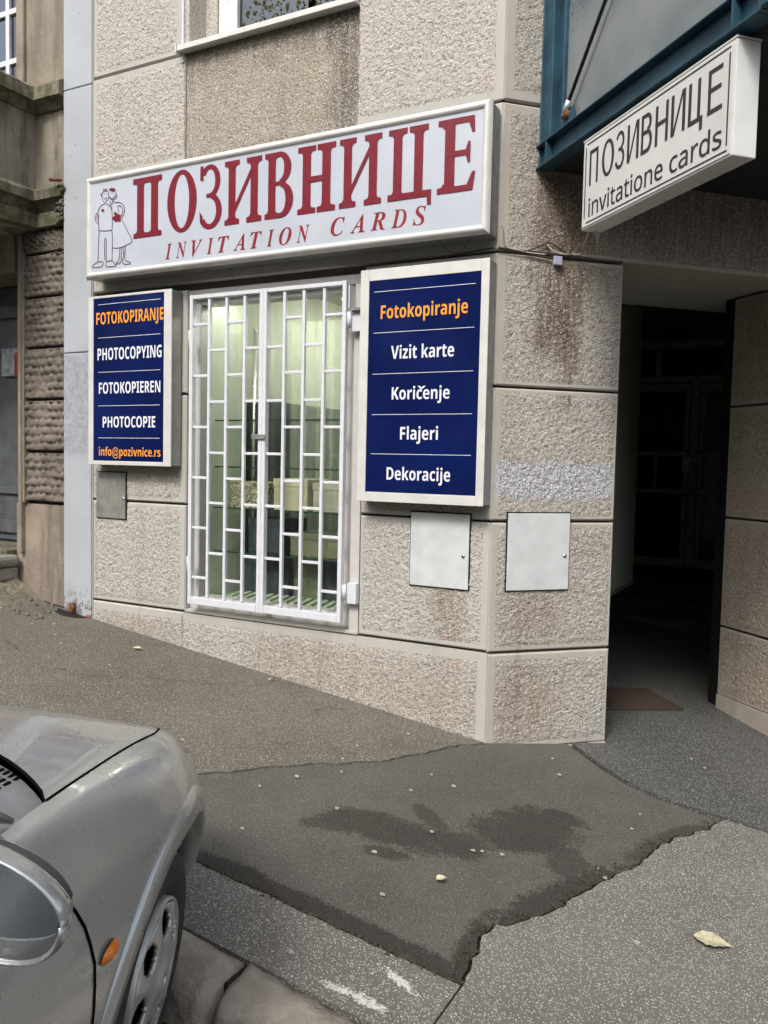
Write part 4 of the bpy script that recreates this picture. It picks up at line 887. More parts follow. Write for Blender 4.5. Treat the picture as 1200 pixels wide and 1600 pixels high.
MB().tube([(VX-0.014, -0.255, 3.33), (VX-0.012, -0.30, 3.39)], 0.016, 10).build('rod_clevis', M_alu, FB, can)
MB().tube([(VX-0.02, -0.268, 3.335), (VX+0.03, -0.268, 3.335)], 0.026, 10).build('rod_bolt', M_rusty, FB, can)
cb('gusset', VX-0.004, VX+0.005, -0.33, -0.22, 3.272, 3.36, 0)
cb('corner_block', VX-0.045, VX+0.05, -1.70, -1.646, 3.15, 3.30, 0.004)

# ---------------------------------------------------------------- hanging sign under the canopy
hs = empty('hanging_sign', FB @ Matrix.Translation((VX, -1.0, 2.71)), 'white box sign with black outline lettering hanging under teal canopy', 'sign')
SX0 = 0.20
# frame whose x runs outwards along the sign
FH = FB @ Matrix.Translation((SX0, 0, 0)) @ Matrix.Rotation(-math.pi/2, 4, 'Z')
box('sign_box', M_board, FH, hs, 0.480, 1.515, 0.003, 0.105, 2.714, 3.120, 0.004)
box('sign_face', M_board, FH, hs, 0.490, 1.505, -0.001, 0.0028, 2.724, 3.110)
box('sign_edge', M_alu_w, FH, hs, 0.478, 1.517, 0.001, 0.107, 3.1205, 3.128, 0)
Yh = -0.0022
def hb(a, b_, c, d): box('border_line', M_txt_black, FH, hs, a, b_, Yh-0.0006, Yh+0.0008, c, d)
hb(0.508, 0.514, 2.762, 3.085); hb(1.484, 1.490, 2.756, 3.080); hb(0.52, 1.49, 3.096, 3.101); hb(0.528, 1.49, 2.736, 2.741)
hl = [('П', 0.545, 0.618), ('О', 0.652, 0.749), ('З', 0.764, 0.833), ('И', 0.852, 0.937), ('В', 0.955, 1.031), ('Н', 1.052, 1.136), ('И', 1.155, 1.243), ('Ц', 1.262, 1.347), ('Е', 1.375, 1.455)]
def sans(ch, L):
    t = 0.19; hb_ = 0.095
    if ch == 'П': L.stem(t/2, t); L.stem(1-t/2, t); L.bar(0, 1, 1-hb_/2, hb_)
    elif ch == 'О': L.arc(0.5, 0.5, 0.5, 0.51, 0, 360, t*0.95, 0.09, 40)
    elif ch == 'З': L.arc(0.45, 0.745, 0.47, 0.265, 160, -80, t, 0.09, 22); L.arc(0.45, 0.275, 0.52, 0.285, 80, -165, t, 0.09, 26); L.bar(0.3, 0.56, 0.52, 0.08)
    elif ch == 'И': L.stem(t/2, t); L.stem(1-t/2, t); L.poly([(t*0.6, 0.0), (t*1.25, 0.0), (1-t*0.6, 1.0), (1-t*1.25, 1.0)])
    elif ch == 'В': L.stem(t/2, t); L.bar(0, 0.56, 0.955, hb_); L.bar(0, 0.6, 0.53, hb_); L.bar(0, 0.6, 0.045, hb_); L.arc(0.54, 0.765, 0.38, 0.235, 90, -90, t, hb_, 16); L.arc(0.58, 0.287, 0.42, 0.287, 90, -90, t, hb_, 18)
    elif ch == 'Н': L.stem(t/2, t); L.stem(1-t/2, t); L.bar(0, 1, 0.53, hb_)
    elif ch == 'Ц': L.stem(t/2, t); L.stem(0.82-t/2, t); L.bar(0, 1, 0.05, 0.1); L.poly([(1-t, 0.02), (1, 0.02), (1, -0.22), (1-t, -0.22)])
    elif ch == 'Е': L.stem(t/2, t); L.bar(0, 0.97, 0.955, hb_); L.bar(0, 0.9, 0.53, hb_); L.bar(0, 1, 0.045, hb_)
for ch, a, b_ in hl:
    mb = MB(); L = Letter(mb, a, b_, 2.902, 0.158, Yh); L.y = Yh + 0.0008; sans(ch, L); mb.build('letter', M_txt_black, FH, hs)
text('invitatione', M_txt_black, FH, hs, 0.546, 1.113, 2.760, 0.083, Yh, -0.010)
text('cards', M_txt_black, FH, hs, 1.156, 1.461, 2.760, 0.083, Yh, -0.010)
for xx in (0.65, 1.35): MB().cyl((xx, 0.05, 3.121), (0, 0, 1), 0.008, 0.03, 8).build('hanger', M_alu, FH, hs)

# ---------------------------------------------------------------- cables at the corner
def cable(lab, pts, r, mat, M=FB, nm='cable'):
    P = [Vector(p) for p in pts]; Q = []
    for i in range(len(P)-1):
        p0, p1, p2, p3 = P[max(i-1,0)], P[i], P[i+1], P[min(i+2, len(P)-1)]
        for k in range(5):
            t = k/5; Q.append(0.5*((2*p1) + (p2-p0)*t + (2*p0-5*p1+4*p2-p3)*t*t + (3*p1-p0-3*p2+p3)*t**3))
    Q.append(P[-1]); return tag(MB().tube(Q, r, 6).build(nm, mat, M), lab, 'cable')
cable('pale cable running from the big sign round the corner to junction clip', [(-0.02, -0.06, 2.835), (0.0, -0.05, 2.80), (0.012, -0.03, 2.765), (0.03, -0.016, 2.735), (0.10, -0.014, 2.725), (0.17, -0.016, 2.718), (0.26, -0.02, 2.716)], 0.0035, M_cable_w)
cable('dark cable pair sagging along the groove to the clip', [(-0.01, -0.012, 2.728), (0.08, -0.014, 2.722), (0.16, -0.014, 2.714), (0.24, -0.014, 2.705), (0.31, -0.02, 2.70)], 0.006, M_cable)
cable('dark cable looping up over the groove beside the clip', [(0.12, -0.014, 2.715), (0.20, -0.016, 2.745), (0.27, -0.016, 2.778), (0.31, -0.02, 2.77), (0.36, -0.02, 2.74), (0.42, -0.018, 2.728)], 0.004, M_cable)
cable('pale cable rising from the groove to the hanging sign', [(0.27, -0.016, 2.77), (0.30, -0.02, 2.74), (0.36, -0.02, 2.728), (0.46, -0.025, 2.735), (0.42, -0.12, 2.745), (0.34, -0.30, 2.752), (0.28, -0.42, 2.755), (0.26, -0.50, 2.775)], 0.005, M_cable_w)
cable('dark cable lying in the groove right of the clip', [(0.33, -0.006, 2.716), (0.45, 0.002, 2.716), (0.60, 0.004, 2.718), (0.74, 0.008, 2.722)], 0.006, M_cable)
cable('thin dark cable along the groove under the big sign', [(-1.0, -0.006, 2.70), (-0.6, -0.008, 2.712), (-0.3, -0.010, 2.715), (-0.02, -0.014, 2.73)], 0.004, M_cable, FA)
cable('loose thin wire drooping below the big sign', [(-0.30, -0.10, 2.775), (-0.25, -0.09, 2.72), (-0.18, -0.08, 2.71), (-0.13, -0.09, 2.775)], 0.0018, M_cable, FA)
tag(box('junction_clip', simple('lilac_plastic', (0.42, 0.42, 0.58), 0.4), FB, None, 0.305, 0.352, -0.034, -0.012, 2.665, 2.712, 0.004), 'small lilac plastic junction clip on cables at the corner', 'clip')
fp = MB(); fp.add([(0.245, -0.50, 2.77), (0.29, -0.50, 2.775), (0.30, -0.49, 2.71), (0.28, -0.50, 2.655), (0.262, -0.505, 2.70)], [(0,1,2,3,4)])
tag(fp.build('plastic_scrap', simple('translucent_plastic', (0.42, 0.40, 0.36), 0.4), FB), 'scrap of pale plastic tied under the hanging sign', 'plastic scrap').modifiers.new('t', 'SOLIDIFY').thickness = 0.002

# ---------------------------------------------------------------- old building on the left
def old_mat(name, base, dark, green=0.0, bumpk=0.4):
    q = N(name); x, y, z = q.xyz()
    c = q.mix(q.ramp(q.noise(3, 5, 0.7), 0.35, 0.7), base, tuple(v*0.7 for v in base))
    c = q.mix(q.math('MULTIPLY', q.ramp(q.noise(1.3, 5, 0.7, q.mapping((5, 5, 0.8))), 0.42, 0.68), 0.75), c, dark)
    if green: c = q.mix(q.mul(q.ramp(q.noise(9, 5, 0.75), 0.42, 0.62), green), c, (0.075, 0.085, 0.025))
    pit = q.ramp(q.vor(11), 0.05, 0.11, 1, 0); c = q.mix(q.math('MULTIPLY', pit, 0.7), c, (0.07, 0.05, 0.035))
    q.bump(q.noise(22, 6, 0.75), bumpk, 0.012); return q.out(c, 0.93, 0, 0.15)
M_old = old_mat('old_render', (0.34, 0.28, 0.225), (0.15, 0.13, 0.105))
M_old_top = old_mat('old_upper_render', (0.31, 0.265, 0.205), (0.14, 0.135, 0.11))
M_old_dark = old_mat('old_sooty_render', (0.33, 0.295, 0.235), (0.05, 0.05, 0.048), 0, 0.5)
M_old_moss = old_mat('old_mossy_stone', (0.25, 0.225, 0.18), (0.07, 0.065, 0.05), 0.8, 0.9)
M_knob = old_mat('rusticated_render', (0.215, 0.185, 0.155), (0.12, 0.10, 0.085), 0, 0.35)
M_boss_joint = simple('old_joint', (0.05, 0.042, 0.035), 0.95)
ob = empty('old_building', FA @ Matrix.Translation((-4.0, 0, gz(-4.0))), 'weathered old facade with studded blocks, balcony and dark doorway', 'building')
YO = 0.06
box('wall', M_old, FA, ob, -3.86, -3.235, YO+0.03, 0.5, -0.2, 1.235)
box('wall', M_boss_joint, FA, ob, -3.86, -3.236, YO+0.05, 0.5, 1.236, 3.24)
box('wall', M_old_top, FA, ob, -3.72, -3.237, YO+0.02, 0.5, 4.24, ZT)
box('wall', M_old_top, FA, ob, -30.0, -5.0, YO+0.02, 0.5, 0.2, 9.5)
box('wall', M_old_top, FA, ob, -5.0, -3.24, YO+0.02, 0.5, ZT, 9.5)
for kx in range(9):
    for kz in (2.6, 5.9):
        xw = -7.6 - kx*2.6; zw = kz + (0.9 if kx > 3 else 0)
        wf = box('window_frame', M_white_metal, FA, ob, xw-0.55, xw+0.55, YO-0.02, YO+0.019, zw, zw+1.7, 0.004); box('pane', M_pglass, FA, wf, xw-0.48, xw+0.48, YO-0.026, YO-0.0205, zw+0.07, zw+1.63); box('glazing_bar', M_white_metal, FA, wf, xw-0.02, xw+0.02, YO-0.04, YO-0.0265, zw+0.07, zw+1.63)
box('door_jamb', M_old, FA, ob, -3.80, -3.764, YO-0.01, 0.45, 0.86, 3.22, 0.012)
def boss(x0, x1, z0, z1, seed):
    nx, nz = int((x1-x0)/0.0095), int((z1-z0)/0.0095)
    X, Z = np.meshgrid(np.linspace(x0, x1, nx+1), np.linspace(z0, z1, nz+1))
    dx = 0.068; dz = (z1-z0)/6
    jx = X + 0.05*vn(X*11, Z*11, seed) ; jz = Z + 0.022*vn(X*11, Z*11, seed+1)
    row = np.floor((jz-z0)/dz); cxn = np.abs(np.sin(np.pi*((jx/dx) + 0.5*(row % 2)))); czn = np.abs(np.sin(np.pi*(jz-z0)/dz))
    h = np.sqrt(np.clip(cxn*czn, 0, 1)); amp = 0.25+1.15*vn(X*13, Z*13, seed+5)
    hit = (vn(X*22, Z*22, seed+9) > 0.24).astype(float)
    Y = YO + 0.03 - 0.030*h*amp*(0.5+0.5*hit) - 0.006*vn(X*70, Z*70, seed+3)
    nv = (nx+1)*(nz+1); idx = np.arange(nv).reshape(nz+1, nx+1)
    vs = np.stack([X.ravel(), Y.ravel(), Z.ravel()], 1).tolist()
    fs = np.stack([idx[:-1,:-1].ravel(), idx[:-1,1:].ravel(), idx[1:,1:].ravel(), idx[1:,:-1].ravel()], 1).tolist()
    rim = [int(i) for i in list(idx[0]) + list(idx[1:, -1]) + list(idx[-1, ::-1][1:]) + list(idx[::-1, 0][1:-1])]
    b = len(vs); vs += [(vs[i][0], YO+0.06, vs[i][2]) for i in rim]; n = len(rim)
    fs += [[rim[i], b+i, b+(i+1) % n, rim[(i+1) % n]] for i in range(n)]
    me = bpy.data.meshes.new('studded_block'); me.from_pydata(vs, [], fs); me.materials.append(M_knob)
    me.polygons.foreach_set('use_smooth', [True]*len(me.polygons)); me.update()
    return link('studded_block', me, FA, ob)
zb = [1.248, 1.625, 2.008, 2.388, 2.755, 3.068, 3.24]
for k in range(6):
    boss(-3.735, -3.245, zb[k]+0.012, zb[k+1]-0.010, 50+k*11)
box('block_margin', M_old, FA, ob, -3.762, -3.738, YO+0.0, YO+0.10, 1.24, 3.05, 0.006)
# upper cornice and balcony: short run along the wall, then the balcony side comes forward at x=-3.42
def cornice(name, mat, prof, xcorner, xend, ylen, amp=0.006, seed=0):
    # prof: (outward offset, z); path: from (xend, wall) along the wall to xcorner, then outwards to the street
    mb = MB(); mb.sm = False
    path = []
    n1 = 10; n2 = 18
    for i in range(n1+1): path.append((xend + (xcorner-xend)*i/n1, 0, 'a'))
    vs = []; K = len(prof); cnt = 0
    for i in range(n1+1):
        t = i/n1
        for (o_, z) in prof:
            x = xend + (xcorner + o_ - xend)*t; y = YO - o_
            j = (float(vn(x*25+z*9, z*40, seed))-0.5)*amp*2
            vs.append((x, y+j, z+j*0.6))
        cnt += 1
    for i in range(1, n2+1):
        t = i/n2
        for (o_, z) in prof:
            x = xcorner + o_; y = (YO - o_)*(1-t) + (YO-ylen)*t
            j = (float(vn(y*25+z*9, z*40, seed+1))-0.5)*amp*2
            vs.append((x+j, y, z+j*0.6))
        cnt += 1
    fs = [(a*K+k, a*K+k+1, (a+1)*K+k+1, (a+1)*K+k) for a in range(cnt-1) for k in range(K-1)]
    fs += [tuple(range(K)), tuple(range(cnt*K-1, (cnt-1)*K-1, -1))]
    mb.add(vs, fs); return mb.build(name, mat, FA, ob)
XC = -3.60
cornice('lower_cornice', M_old_moss, [(-0.05, 3.235), (0.03, 3.24), (0.035, 3.33), (0.015, 3.345), (0.05, 3.40), (0.09, 3.41), (0.095, 3.47), (0.06, 3.50), (0.0, 3.51), (-0.05, 3.51)], XC, -3.245, 0.9, 0.010, 3)
cornice('parapet', M_old_dark, [(-0.05, 3.50), (0.0, 3.505), (0.0, 4.05), (-0.05, 4.05)], XC, -3.236, 0.9, 0.004, 5)
cornice('upper_cornice', M_old_moss, [(-0.05, 4.04), (0.02, 4.045), (0.06, 4.09), (0.10, 4.10), (0.10, 4.19), (0.05, 4.22), (-0.05, 4.24)], XC, -3.245, 0.9, 0.008, 9)
MB().box(-5.0, XC-0.03, -0.85, 0.5, 3.24, 3.30).box(-5.0, XC-0.03, -0.85, -0.75, 3.3, 4.2).build('balcony_slab', M_old_dark, FA, ob)
box('wall', M_old_dark, FA, ob, -3.62, -3.235, YO+0.01, 0.5, 3.245, 4.235)
MB().tube([(-3.20, -0.06, 3.50), (-3.30, -0.07, 3.515)], 0.012, 6).build('broken_rebar', M_rusty, FA, ob)
rub = MB()
for k in range(26):
    x = -3.30+random.random()*0.06; z = 3.22+random.random()*0.26; r = 0.008+random.random()*0.014
    rub.tube([(x, YO-0.06-random.random()*0.04, z), (x+r, YO-0.07, z+r)], r, 5)
rub.build('broken_edge', M_old_moss, FA, ob)
# window above the balcony
box('window_reveal', M_old_top, FA, ob, -3.80, -3.722, YO-0.01, 0.5, 4.25, ZT, 0.01)
wn = box('window_frame', M_white_metal, FA, ob, -3.842, -3.805, 0.12, 0.18, 4.25, 6.0, 0.004)
for a in ((-4.6, -3.843, 4.30, 4.35), (-4.6, -3.843, 4.50, 4.54), (-4.6, -3.843, 4.86, 4.90)): box('glazing_bar', M_white_metal, FA, wn, a[0], a[1], 0.12, 0.17, a[2], a[3], 0.003)
for x in (-3.98, -4.3): box('glazing_bar', M_white_metal, FA, wn, x-0.02, x+0.02, 0.118, 0.172, 4.25, 6.0, 0.003)
box('pane', M_glass_up, FA, wn, -4.6, -3.84, 0.14, 0.145, 4.25, 6.0)
box('wall', M_old_top, FA, ob, -5.0, -4.6, YO, 0.5, 4.2, ZT); box('room_back', simple('old_room', (0.12, 0.11, 0.09), 0.9), FA, ob, -5, -3.7, 0.9, 0.95, 3.3, ZT)
# doorway
M_door_b = simple('blue_grey_door_paint', (0.11, 0.12, 0.13), 0.5, var=0.2, scale=5)
box('door_leaf', M_door_b, FA, ob, -5.0, -3.864, 0.42, 0.47, 0.90, 2.95, 0.004)
box('door_rail', M_door_b, FA, ob, -5.0, -3.87, 0.395, 0.419, 1.28, 1.33, 0.004); box('door_rail', M_door_b, FA, ob, -5.0, -3.87, 0.395, 0.419, 0.96, 1.06, 0.004)
box('door_rail', M_door_b, FA, ob, -5.0, -3.87, 0.395, 0.419, 2.70, 2.80, 0.004)
box('door_lintel', M_old_dark, FA, ob, -5.0, -3.864, YO+0.02, 0.5, 2.96, 3.24)
box('threshold', M_old_moss, FA, ob, -5.0, -3.864, 0.0, 0.5, 0.60, 0.88, 0.01)
tag(MB().box(-4.42, -4.20, 0.39, 0.402, 2.235, 2.455).build('notice', simple('notice_paper', (0.42, 0.44, 0.48), 0.5, var=0.25, scale=20), FA), 'small pale notice sheet on dark doorway of old building', 'notice')
nr = box('notice', simple('notice_red', (0.45, 0.05, 0.03), 0.5, var=0.2), FA, None, -4.255, -4.165, 0.381, 0.3885, 2.225, 2.42); tag(nr, 'small red notice on the old doorway overlapping a pale sheet', 'notice')
# steps at the old door
st = empty('old_door_steps', FA @ Matrix.Translation((-4.1, -0.2, 0.6)), 'worn stone doorstep at the old building beside the pale strip', 'steps')
M_stone = old_mat('worn_step_stone', (0.30, 0.285, 0.25), (0.15, 0.14, 0.12), 0.1, 0.7)
box('step', M_stone, FA, st, -5.2, -3.78, -0.22, 0.06, 0.76, 0.845, 0.03)
box('step', M_stone, FA, st, -5.2, -3.80, -0.20, 0.06, 0.655, 0.755, 0.02)
M_rubble = old_mat('mossy_rubble', (0.22, 0.195, 0.15), (0.07, 0.06, 0.05), 0.25, 1.0)
rb = MB()
gx_, gy_ = np.meshgrid(np.linspace(-5.2, -3.50, 86), np.linspace(-0.34, 0.05, 22)); ed_ = np.clip((gy_+0.34)/0.10, 0, 1)*np.clip((-3.50-gx_)/0.35, 0, 1)
hz_ = gz(gx_) - 0.01 + ed_*(0.075 + 0.045*vn(gx_*14, gy_*14, 3) + 0.03*vn(gx_*40, gy_*40, 4))
rb.add(np.stack([gx_.ravel(), gy_.ravel(), hz_.ravel()], 1).tolist(), [(a*86+b, a*86+b+1, (a+1)*86+b+1, (a+1)*86+b) for a in range(21) for b in range(85)])
for k in range(70):
    x = -4.6 + random.random()*1.5; y = -0.36 + random.random()*0.36; r = 0.006+random.random()*0.012
    rb.tube([(x-r, y, gz(x)-0.01), (x, y+r*0.3, gz(x)+r*0.8), (x+r, y, gz(x))], [r*0.7, r, r*0.6], 6)
rb.build('rubble', M_rubble, FA, kind='stuff')
hole = MB().slab([(-3.28, -0.02), (-3.24, -0.09), (-3.12, -0.12), (-3.02, -0.09), (-2.98, -0.03), (-3.05, -0.015)], lambda x, y: gz(x)+0.004, 0.003)
tag(hole.build('gully_hole', M_black, FA), 'dark broken hole in asphalt at foot of the pale strip', 'hole')
tag(MB().tube([(-3.13, -0.03, gz(-3.1)-0.02), (-3.12, -0.035, gz(-3.1)+0.08)], 0.022, 10).build('rusty_pipe', M_rusty, FA), 'rusty pipe stub in the hole under the pale strip', 'pipe')

# ---------------------------------------------------------------- litter and leaves on the ground
M_leaf = simple('dry_yellow_leaf', (0.62, 0.56, 0.38), 0.6, var=0.2, scale=40)
def leaf(x, y, L, ang, lab):
    n = 12; mb = MB(); vs = []
    for i in range(n+1):
        t = i/n; wv = math.sin(math.pi*t**0.8)*0.75*(1-0.2*t)
        for sgn in (-1, 0, 1):
            px, py = (t-0.5)*L, sgn*wv*L*0.5*(1+0.12*math.sin(i*2.3+sgn))
            X, Y = x + px*math.cos(ang)-py*math.sin(ang), y + px*math.sin(ang)+py*math.cos(ang)
            vs.append((X, Y, gz(X)+0.010+0.006*abs(sgn)+0.004*math.sin(3*t)))
    fs = [(i*3+k, i*3+k+1, (i+1)*3+k+1, (i+1)*3+k) for i in range(n) for k in (0, 1)]
    mb.add(vs, fs); o = mb.build('leaf', M_leaf, FA, bevel=0); o.modifiers.new('t', 'SOLIDIFY').thickness = 0.001
    return tag(o, lab, 'leaf')
leaf(1.29, -1.13, 0.125, 0.15, 'large pale yellow leaf on speckled pavement at lower right')
leaf(0.38, -1.41, 0.045, 0.9, 'small curled leaf in the middle of the dark asphalt patch')
leaf(-2.25, -0.28, 0.06, 0.5, 'brown leaf by the wall base left of the grille')
litter = MB()
spots = [(0.36, 0.06), (0.45, -0.12), (0.09, -1.40), (0.39, -1.12), (0.42, -1.10), (0.18, -2.09), (-0.56, -1.26), (-0.20, -1.20), (-0.37, -0.88), (-0.35, -0.22), (1.05, 0.59), (0.97, 0.67)]
spots += [(random.uniform(-2.8, 1.6), random.uniform(-2.1, -0.05)) for _ in range(34)] + [(random.uniform(-3.8, -2.6), random.uniform(-1.0, -0.1)) for _ in range(12)]
for (x, y) in spots:
    r = random.uniform(0.004, 0.0095); n = 7; a0 = random.random()*6
    litter.slab([(x + r*(0.6+0.7*random.random())*math.cos(a0+2*math.pi*k/n)*1.3, y + r*(0.6+0.7*random.random())*math.sin(a0+2*math.pi*k/n)) for k in range(n)], lambda X, Y: gz(X)+0.0075, 0.0045)
litter.build('gum_spots', simple('pale_gum', (0.45, 0.42, 0.35), 0.7), FA, kind='stuff')
deb = MB()
for k in range(420):
    if k < 170: t = random.random(); x = -1.1+1.74*t; y = -1.885+random.gauss(0, 0.008)
    elif k < 320: 
        i = random.randrange(len(e_right)); x = e_right[i][0]+random.gauss(-0.01, 0.02); y = e_right[i][1]+random.gauss(0, 0.01)
    else: x = random.uniform(-1.2, 1.6); y = random.uniform(-2.6, -2.40)
    zz0 = gz(x) + (-0.135 if y < -2.36 else -0.004); r = random.uniform(0.003, 0.009); a = random.random()*3
    deb.tube([(x-r*math.cos(a), y-r*math.sin(a), zz0+0.003), (x+r*math.cos(a), y+r*math.sin(a), zz0+0.005)], r*0.5, 5)
deb.build('crack_debris', simple('leaf_debris', (0.085, 0.066, 0.047), 0.9, var=0.3, scale=90), FA, kind='stuff')

# ---------------------------------------------------------------- silver car, nose-in at the kerb
CM = Matrix(((1.0652945758, 0.1366133133, 0.1135088954, -1.382306), (-0.1308017267, 1.0703352040, -0.0606090701, 2.146944), (-0.1201597894, 0.0460364390, 1.0723064856, 0.063814), (0, 0, 0, 1)))
car = empty('parked_car', CM, 'silver grey hatchback parked nose-in at the kerb, lower left', 'car')
def paint():
    q = N('silver_grey_metallic'); fl_ = q.noise(2.5, 2)
    c = q.mix(q.ramp(fl_, 0.3, 0.7), (0.41, 0.415, 0.405), (0.48, 0.485, 0.475))
    dust = q.ramp(q.noise(6, 5, 0.7), 0.4, 0.75); c = q.mix(q.math('MULTIPLY', dust, 0.12), c, (0.33, 0.31, 0.27))
    return q.out(c, q.ramp(dust, 0, 1, 0.27, 0.36), 0.6, 0.5, 0.6)
M_paint = paint(); M_paint.node_tree.nodes['Principled BSDF'].inputs['Coat Roughness'].default_value = 0.06
M_trim = simple('car_grey_plastic', (0.13, 0.13, 0.132), 0.55, var=0.1)
M_scut = simple('scuttle_plastic', (0.21, 0.215, 0.22), 0.5, var=0.12)
M_gap = simple('car_panel_gap', (0.006, 0.006, 0.006), 0.95, 0, 0.02)
M_rubber = simple('tyre_rubber', (0.034, 0.033, 0.032), 0.7, var=0.15, scale=20, bump=0.1)
M_wheel = simple('wheel_cover_silver', (0.52, 0.52, 0.50), 0.35, 0.55, var=0.08, scale=8)
st_t = [ # y, W, zsh, xg, zg, zc, zb
 (-3.02, 0.30, 0.60, 0.20, 0.72, 0.74, 0.32), (-2.99, 0.58, 0.70, 0.45, 0.82, 0.85, 0.27), (-2.90, 0.70, 0.78, 0.56, 0.90, 0.92, 0.24), (-2.70, 0.765, 0.84, 0.62, 0.94, 0.95, 0.22), (-2.3, 0.80, 0.86, 0.66, 0.95, 0.95, 0.20), (-1.6, 0.805, 0.86, 0.675, 0.945, 0.945, 0.19),
 (-1.0, 0.803, 0.855, 0.675, 0.94, 0.94, 0.19), (-0.75, 0.802, 0.848, 0.67, 0.93, 0.935, 0.19), (-0.47, 0.800, 0.835, 0.655, 0.908, 0.925, 0.19), (-0.2, 0.800, 0.815, 0.645, 0.875, 0.885, 0.19),
 (0.0, 0.798, 0.785, 0.635, 0.842, 0.845, 0.19), (0.2, 0.762, 0.725, 0.605, 0.785, 0.785, 0.215), (0.4, 0.690, 0.655, 0.545, 0.715, 0.70, 0.29), (0.55, 0.612, 0.585, 0.465, 0.632, 0.61, 0.325), (0.65, 0.53, 0.52, 0.375, 0.565, 0.545, 0.33), (0.72, 0.45, 0.465, 0.28, 0.50, 0.485, 0.335), (0.76, 0.28, 0.42, 0.16, 0.45, 0.44, 0.345), (0.775, 0.10, 0.38, 0.05, 0.40, 0.40, 0.30)]
tab = np.array(st_t)
def pchip(xs_, ys_, x):
    xs_, ys_ = np.asarray(xs_), np.asarray(ys_); h = np.diff(xs_); d = np.diff(ys_)/h; mm = np.zeros_like(ys_)
    for i in range(1, len(xs_)-1):
        if d[i-1]*d[i] > 0: w1, w2 = 2*h[i]+h[i-1], h[i]+2*h[i-1]; mm[i] = (w1+w2)/(w1/d[i-1]+w2/d[i])
    mm[0], mm[-1] = d[0], d[-1]
    i = int(np.clip(np.searchsorted(xs_, x)-1, 0, len(h)-1)); t = (x-xs_[i])/h[i]
    return (2*t**3-3*t**2+1)*ys_[i] + (t**3-2*t**2+t)*h[i]*mm[i] + (-2*t**3+3*t**2)*ys_[i+1] + (t**3-t**2)*h[i]*mm[i+1]
def prof_at(y):
    W, zsh, xg, zg, zc, zb = [float(pchip(tab[:,0], tab[:,k], y)) for k in range(1, 7)]
    H = zsh-zb
    ctrl = [(W-0.07, zb), (W-0.022, zb+0.10*H), (W-0.004, zb+0.32*H), (W, zb+0.52*H), (W-0.006, zb+0.72*H), (W-0.028, zb+0.90*H), (W-0.068, zsh+0.012), ((W-0.06+xg)/2, (zsh+zg)/2+0.018), (xg, zg),
            (xg*0.86, zg+(zc-zg)*0.25+0.005), (xg*0.60, zg+(zc-zg)*0.65+0.006), (xg*0.3, zg+(zc-zg)*0.92+0.002), (0, zc)]
    return ctrl
SUB = 3
def fine_prof(y):
    c = prof_at(y); out = []
    for i in range(len(c)-1):
        p0, p1, p2, p3 = c[max(i-1,0)], c[i], c[i+1], c[min(i+2, len(c)-1)] if i+2 < len(c) else (-c[-2][0], c[-2][1])
        for k in range(SUB):
            t = k/SUB
            out.append(tuple(0.5*((2*p1[a]) + (-p0[a]+p2[a])*t + (2*p0[a]-5*p1[a]+4*p2[a]-p3[a])*t*t + (-p0[a]+3*p1[a]-3*p2[a]+p3[a])*t**3) for a in (0, 1)))
    out.append(c[-1]); return out
GI = 8*SUB     # index of the bonnet edge line
def y_door(z): return float(np.interp(z, [0.20, 0.35, 0.55, 0.66, 0.74, 0.85, 0.96], [-0.545, -0.49, -0.462, -0.465, -0.492, -0.552, -0.63]))
YD = -0.47; YH = -0.20
def y_hood(x): return -0.165 - 0.20*(min(x, 0.66)/0.62)**3
ystn = sorted(set([round(v, 4) for v in list(np.arange(-2.96, -0.5, 0.055)) + list(np.arange(-0.44, 0.70, 0.026)) + [YD, YH, -3.02, -3.0, -2.985, 0.70, 0.715, 0.73, 0.74, 0.75, 0.758, 0.765, 0.77, 0.775]]))
iD, iH = ystn.index(YD), ystn.index(YH)
G = []
for y in ystn:
    row = []
    base = fine_prof(y)
    for j, (x, z) in enumerate(base):
        if j <= GI and j < GI-6:
            fall = math.exp(-((y-YD)/0.22)**2); yy = y + (y_door(z)-YD)*fall
        else:
            fall = math.exp(-((y-YH)/0.16)**2); fd = math.exp(-((y-YD)/0.22)**2)*(1-(j-GI)/(len(base)-1-GI))
            fj = 1.0 if j >= GI else (j-GI+6)/6
            if j <= GI: fd = math.exp(-((y-YD)/0.22)**2)
            yy = y + (y_hood(x)-YH)*fall*fj*(1 if j >= GI else fj) + (y_door(z if j <= GI else base[GI][1])-YD)*fd*(1.0 if j <= GI else 0.6)
        p = fine_prof(yy)[j] if abs(yy-y) > 1e-4 else (x, z)
        row.append((p[0], yy, p[1]))
    G.append(row)
NJ = len(G[0])
def wheel_cut(c, yc): return math.hypot((c[1]-yc)/(1.0 if c[1] > yc else 1.11), c[2]-0.29) < 0.385 and c[2] < 0.72
def car_patch(name, cond, mat=None, dz=0.0, sides=(1, -1), label=None):
    for s_ in sides:
        mb = MB(); mb.sm = True; used = {}
        def vid(i, j):
            if (i, j) not in used:
                x, y, z = G[i][j]; used[(i, j)] = len(mb.v); mb.v.append((x*s_, y, z+dz))
            return used[(i, j)]
        for i in range(len(G)-1):
            for j in range(NJ-1):
                c = [sum(G[a][b][k] for a, b in ((i, j), (i+1, j), (i+1, j+1), (i, j+1)))/4 for k in range(3)]
                if cond(i, j, c):
                    f = [vid(i, j), vid(i+1, j), vid(i+1, j+1), vid(i, j+1)]
                    mb.f.append(f if s_ > 0 else f[::-1]); mb.mi.append(0); mb.smooth.append(True)
        o = mb.build(name, mat or M_paint, CM, car, ns=False)
        if label: o['label'] = label
notw = lambda c: not (j_low(c))
def j_low(c): return False
low = lambda c: wheel_cut(c, 0.0) or wheel_cut(c, -2.44)
car_patch('fender', lambda i, j, c: i >= iD and j < GI and c[1] < 0.42 and not low(c))
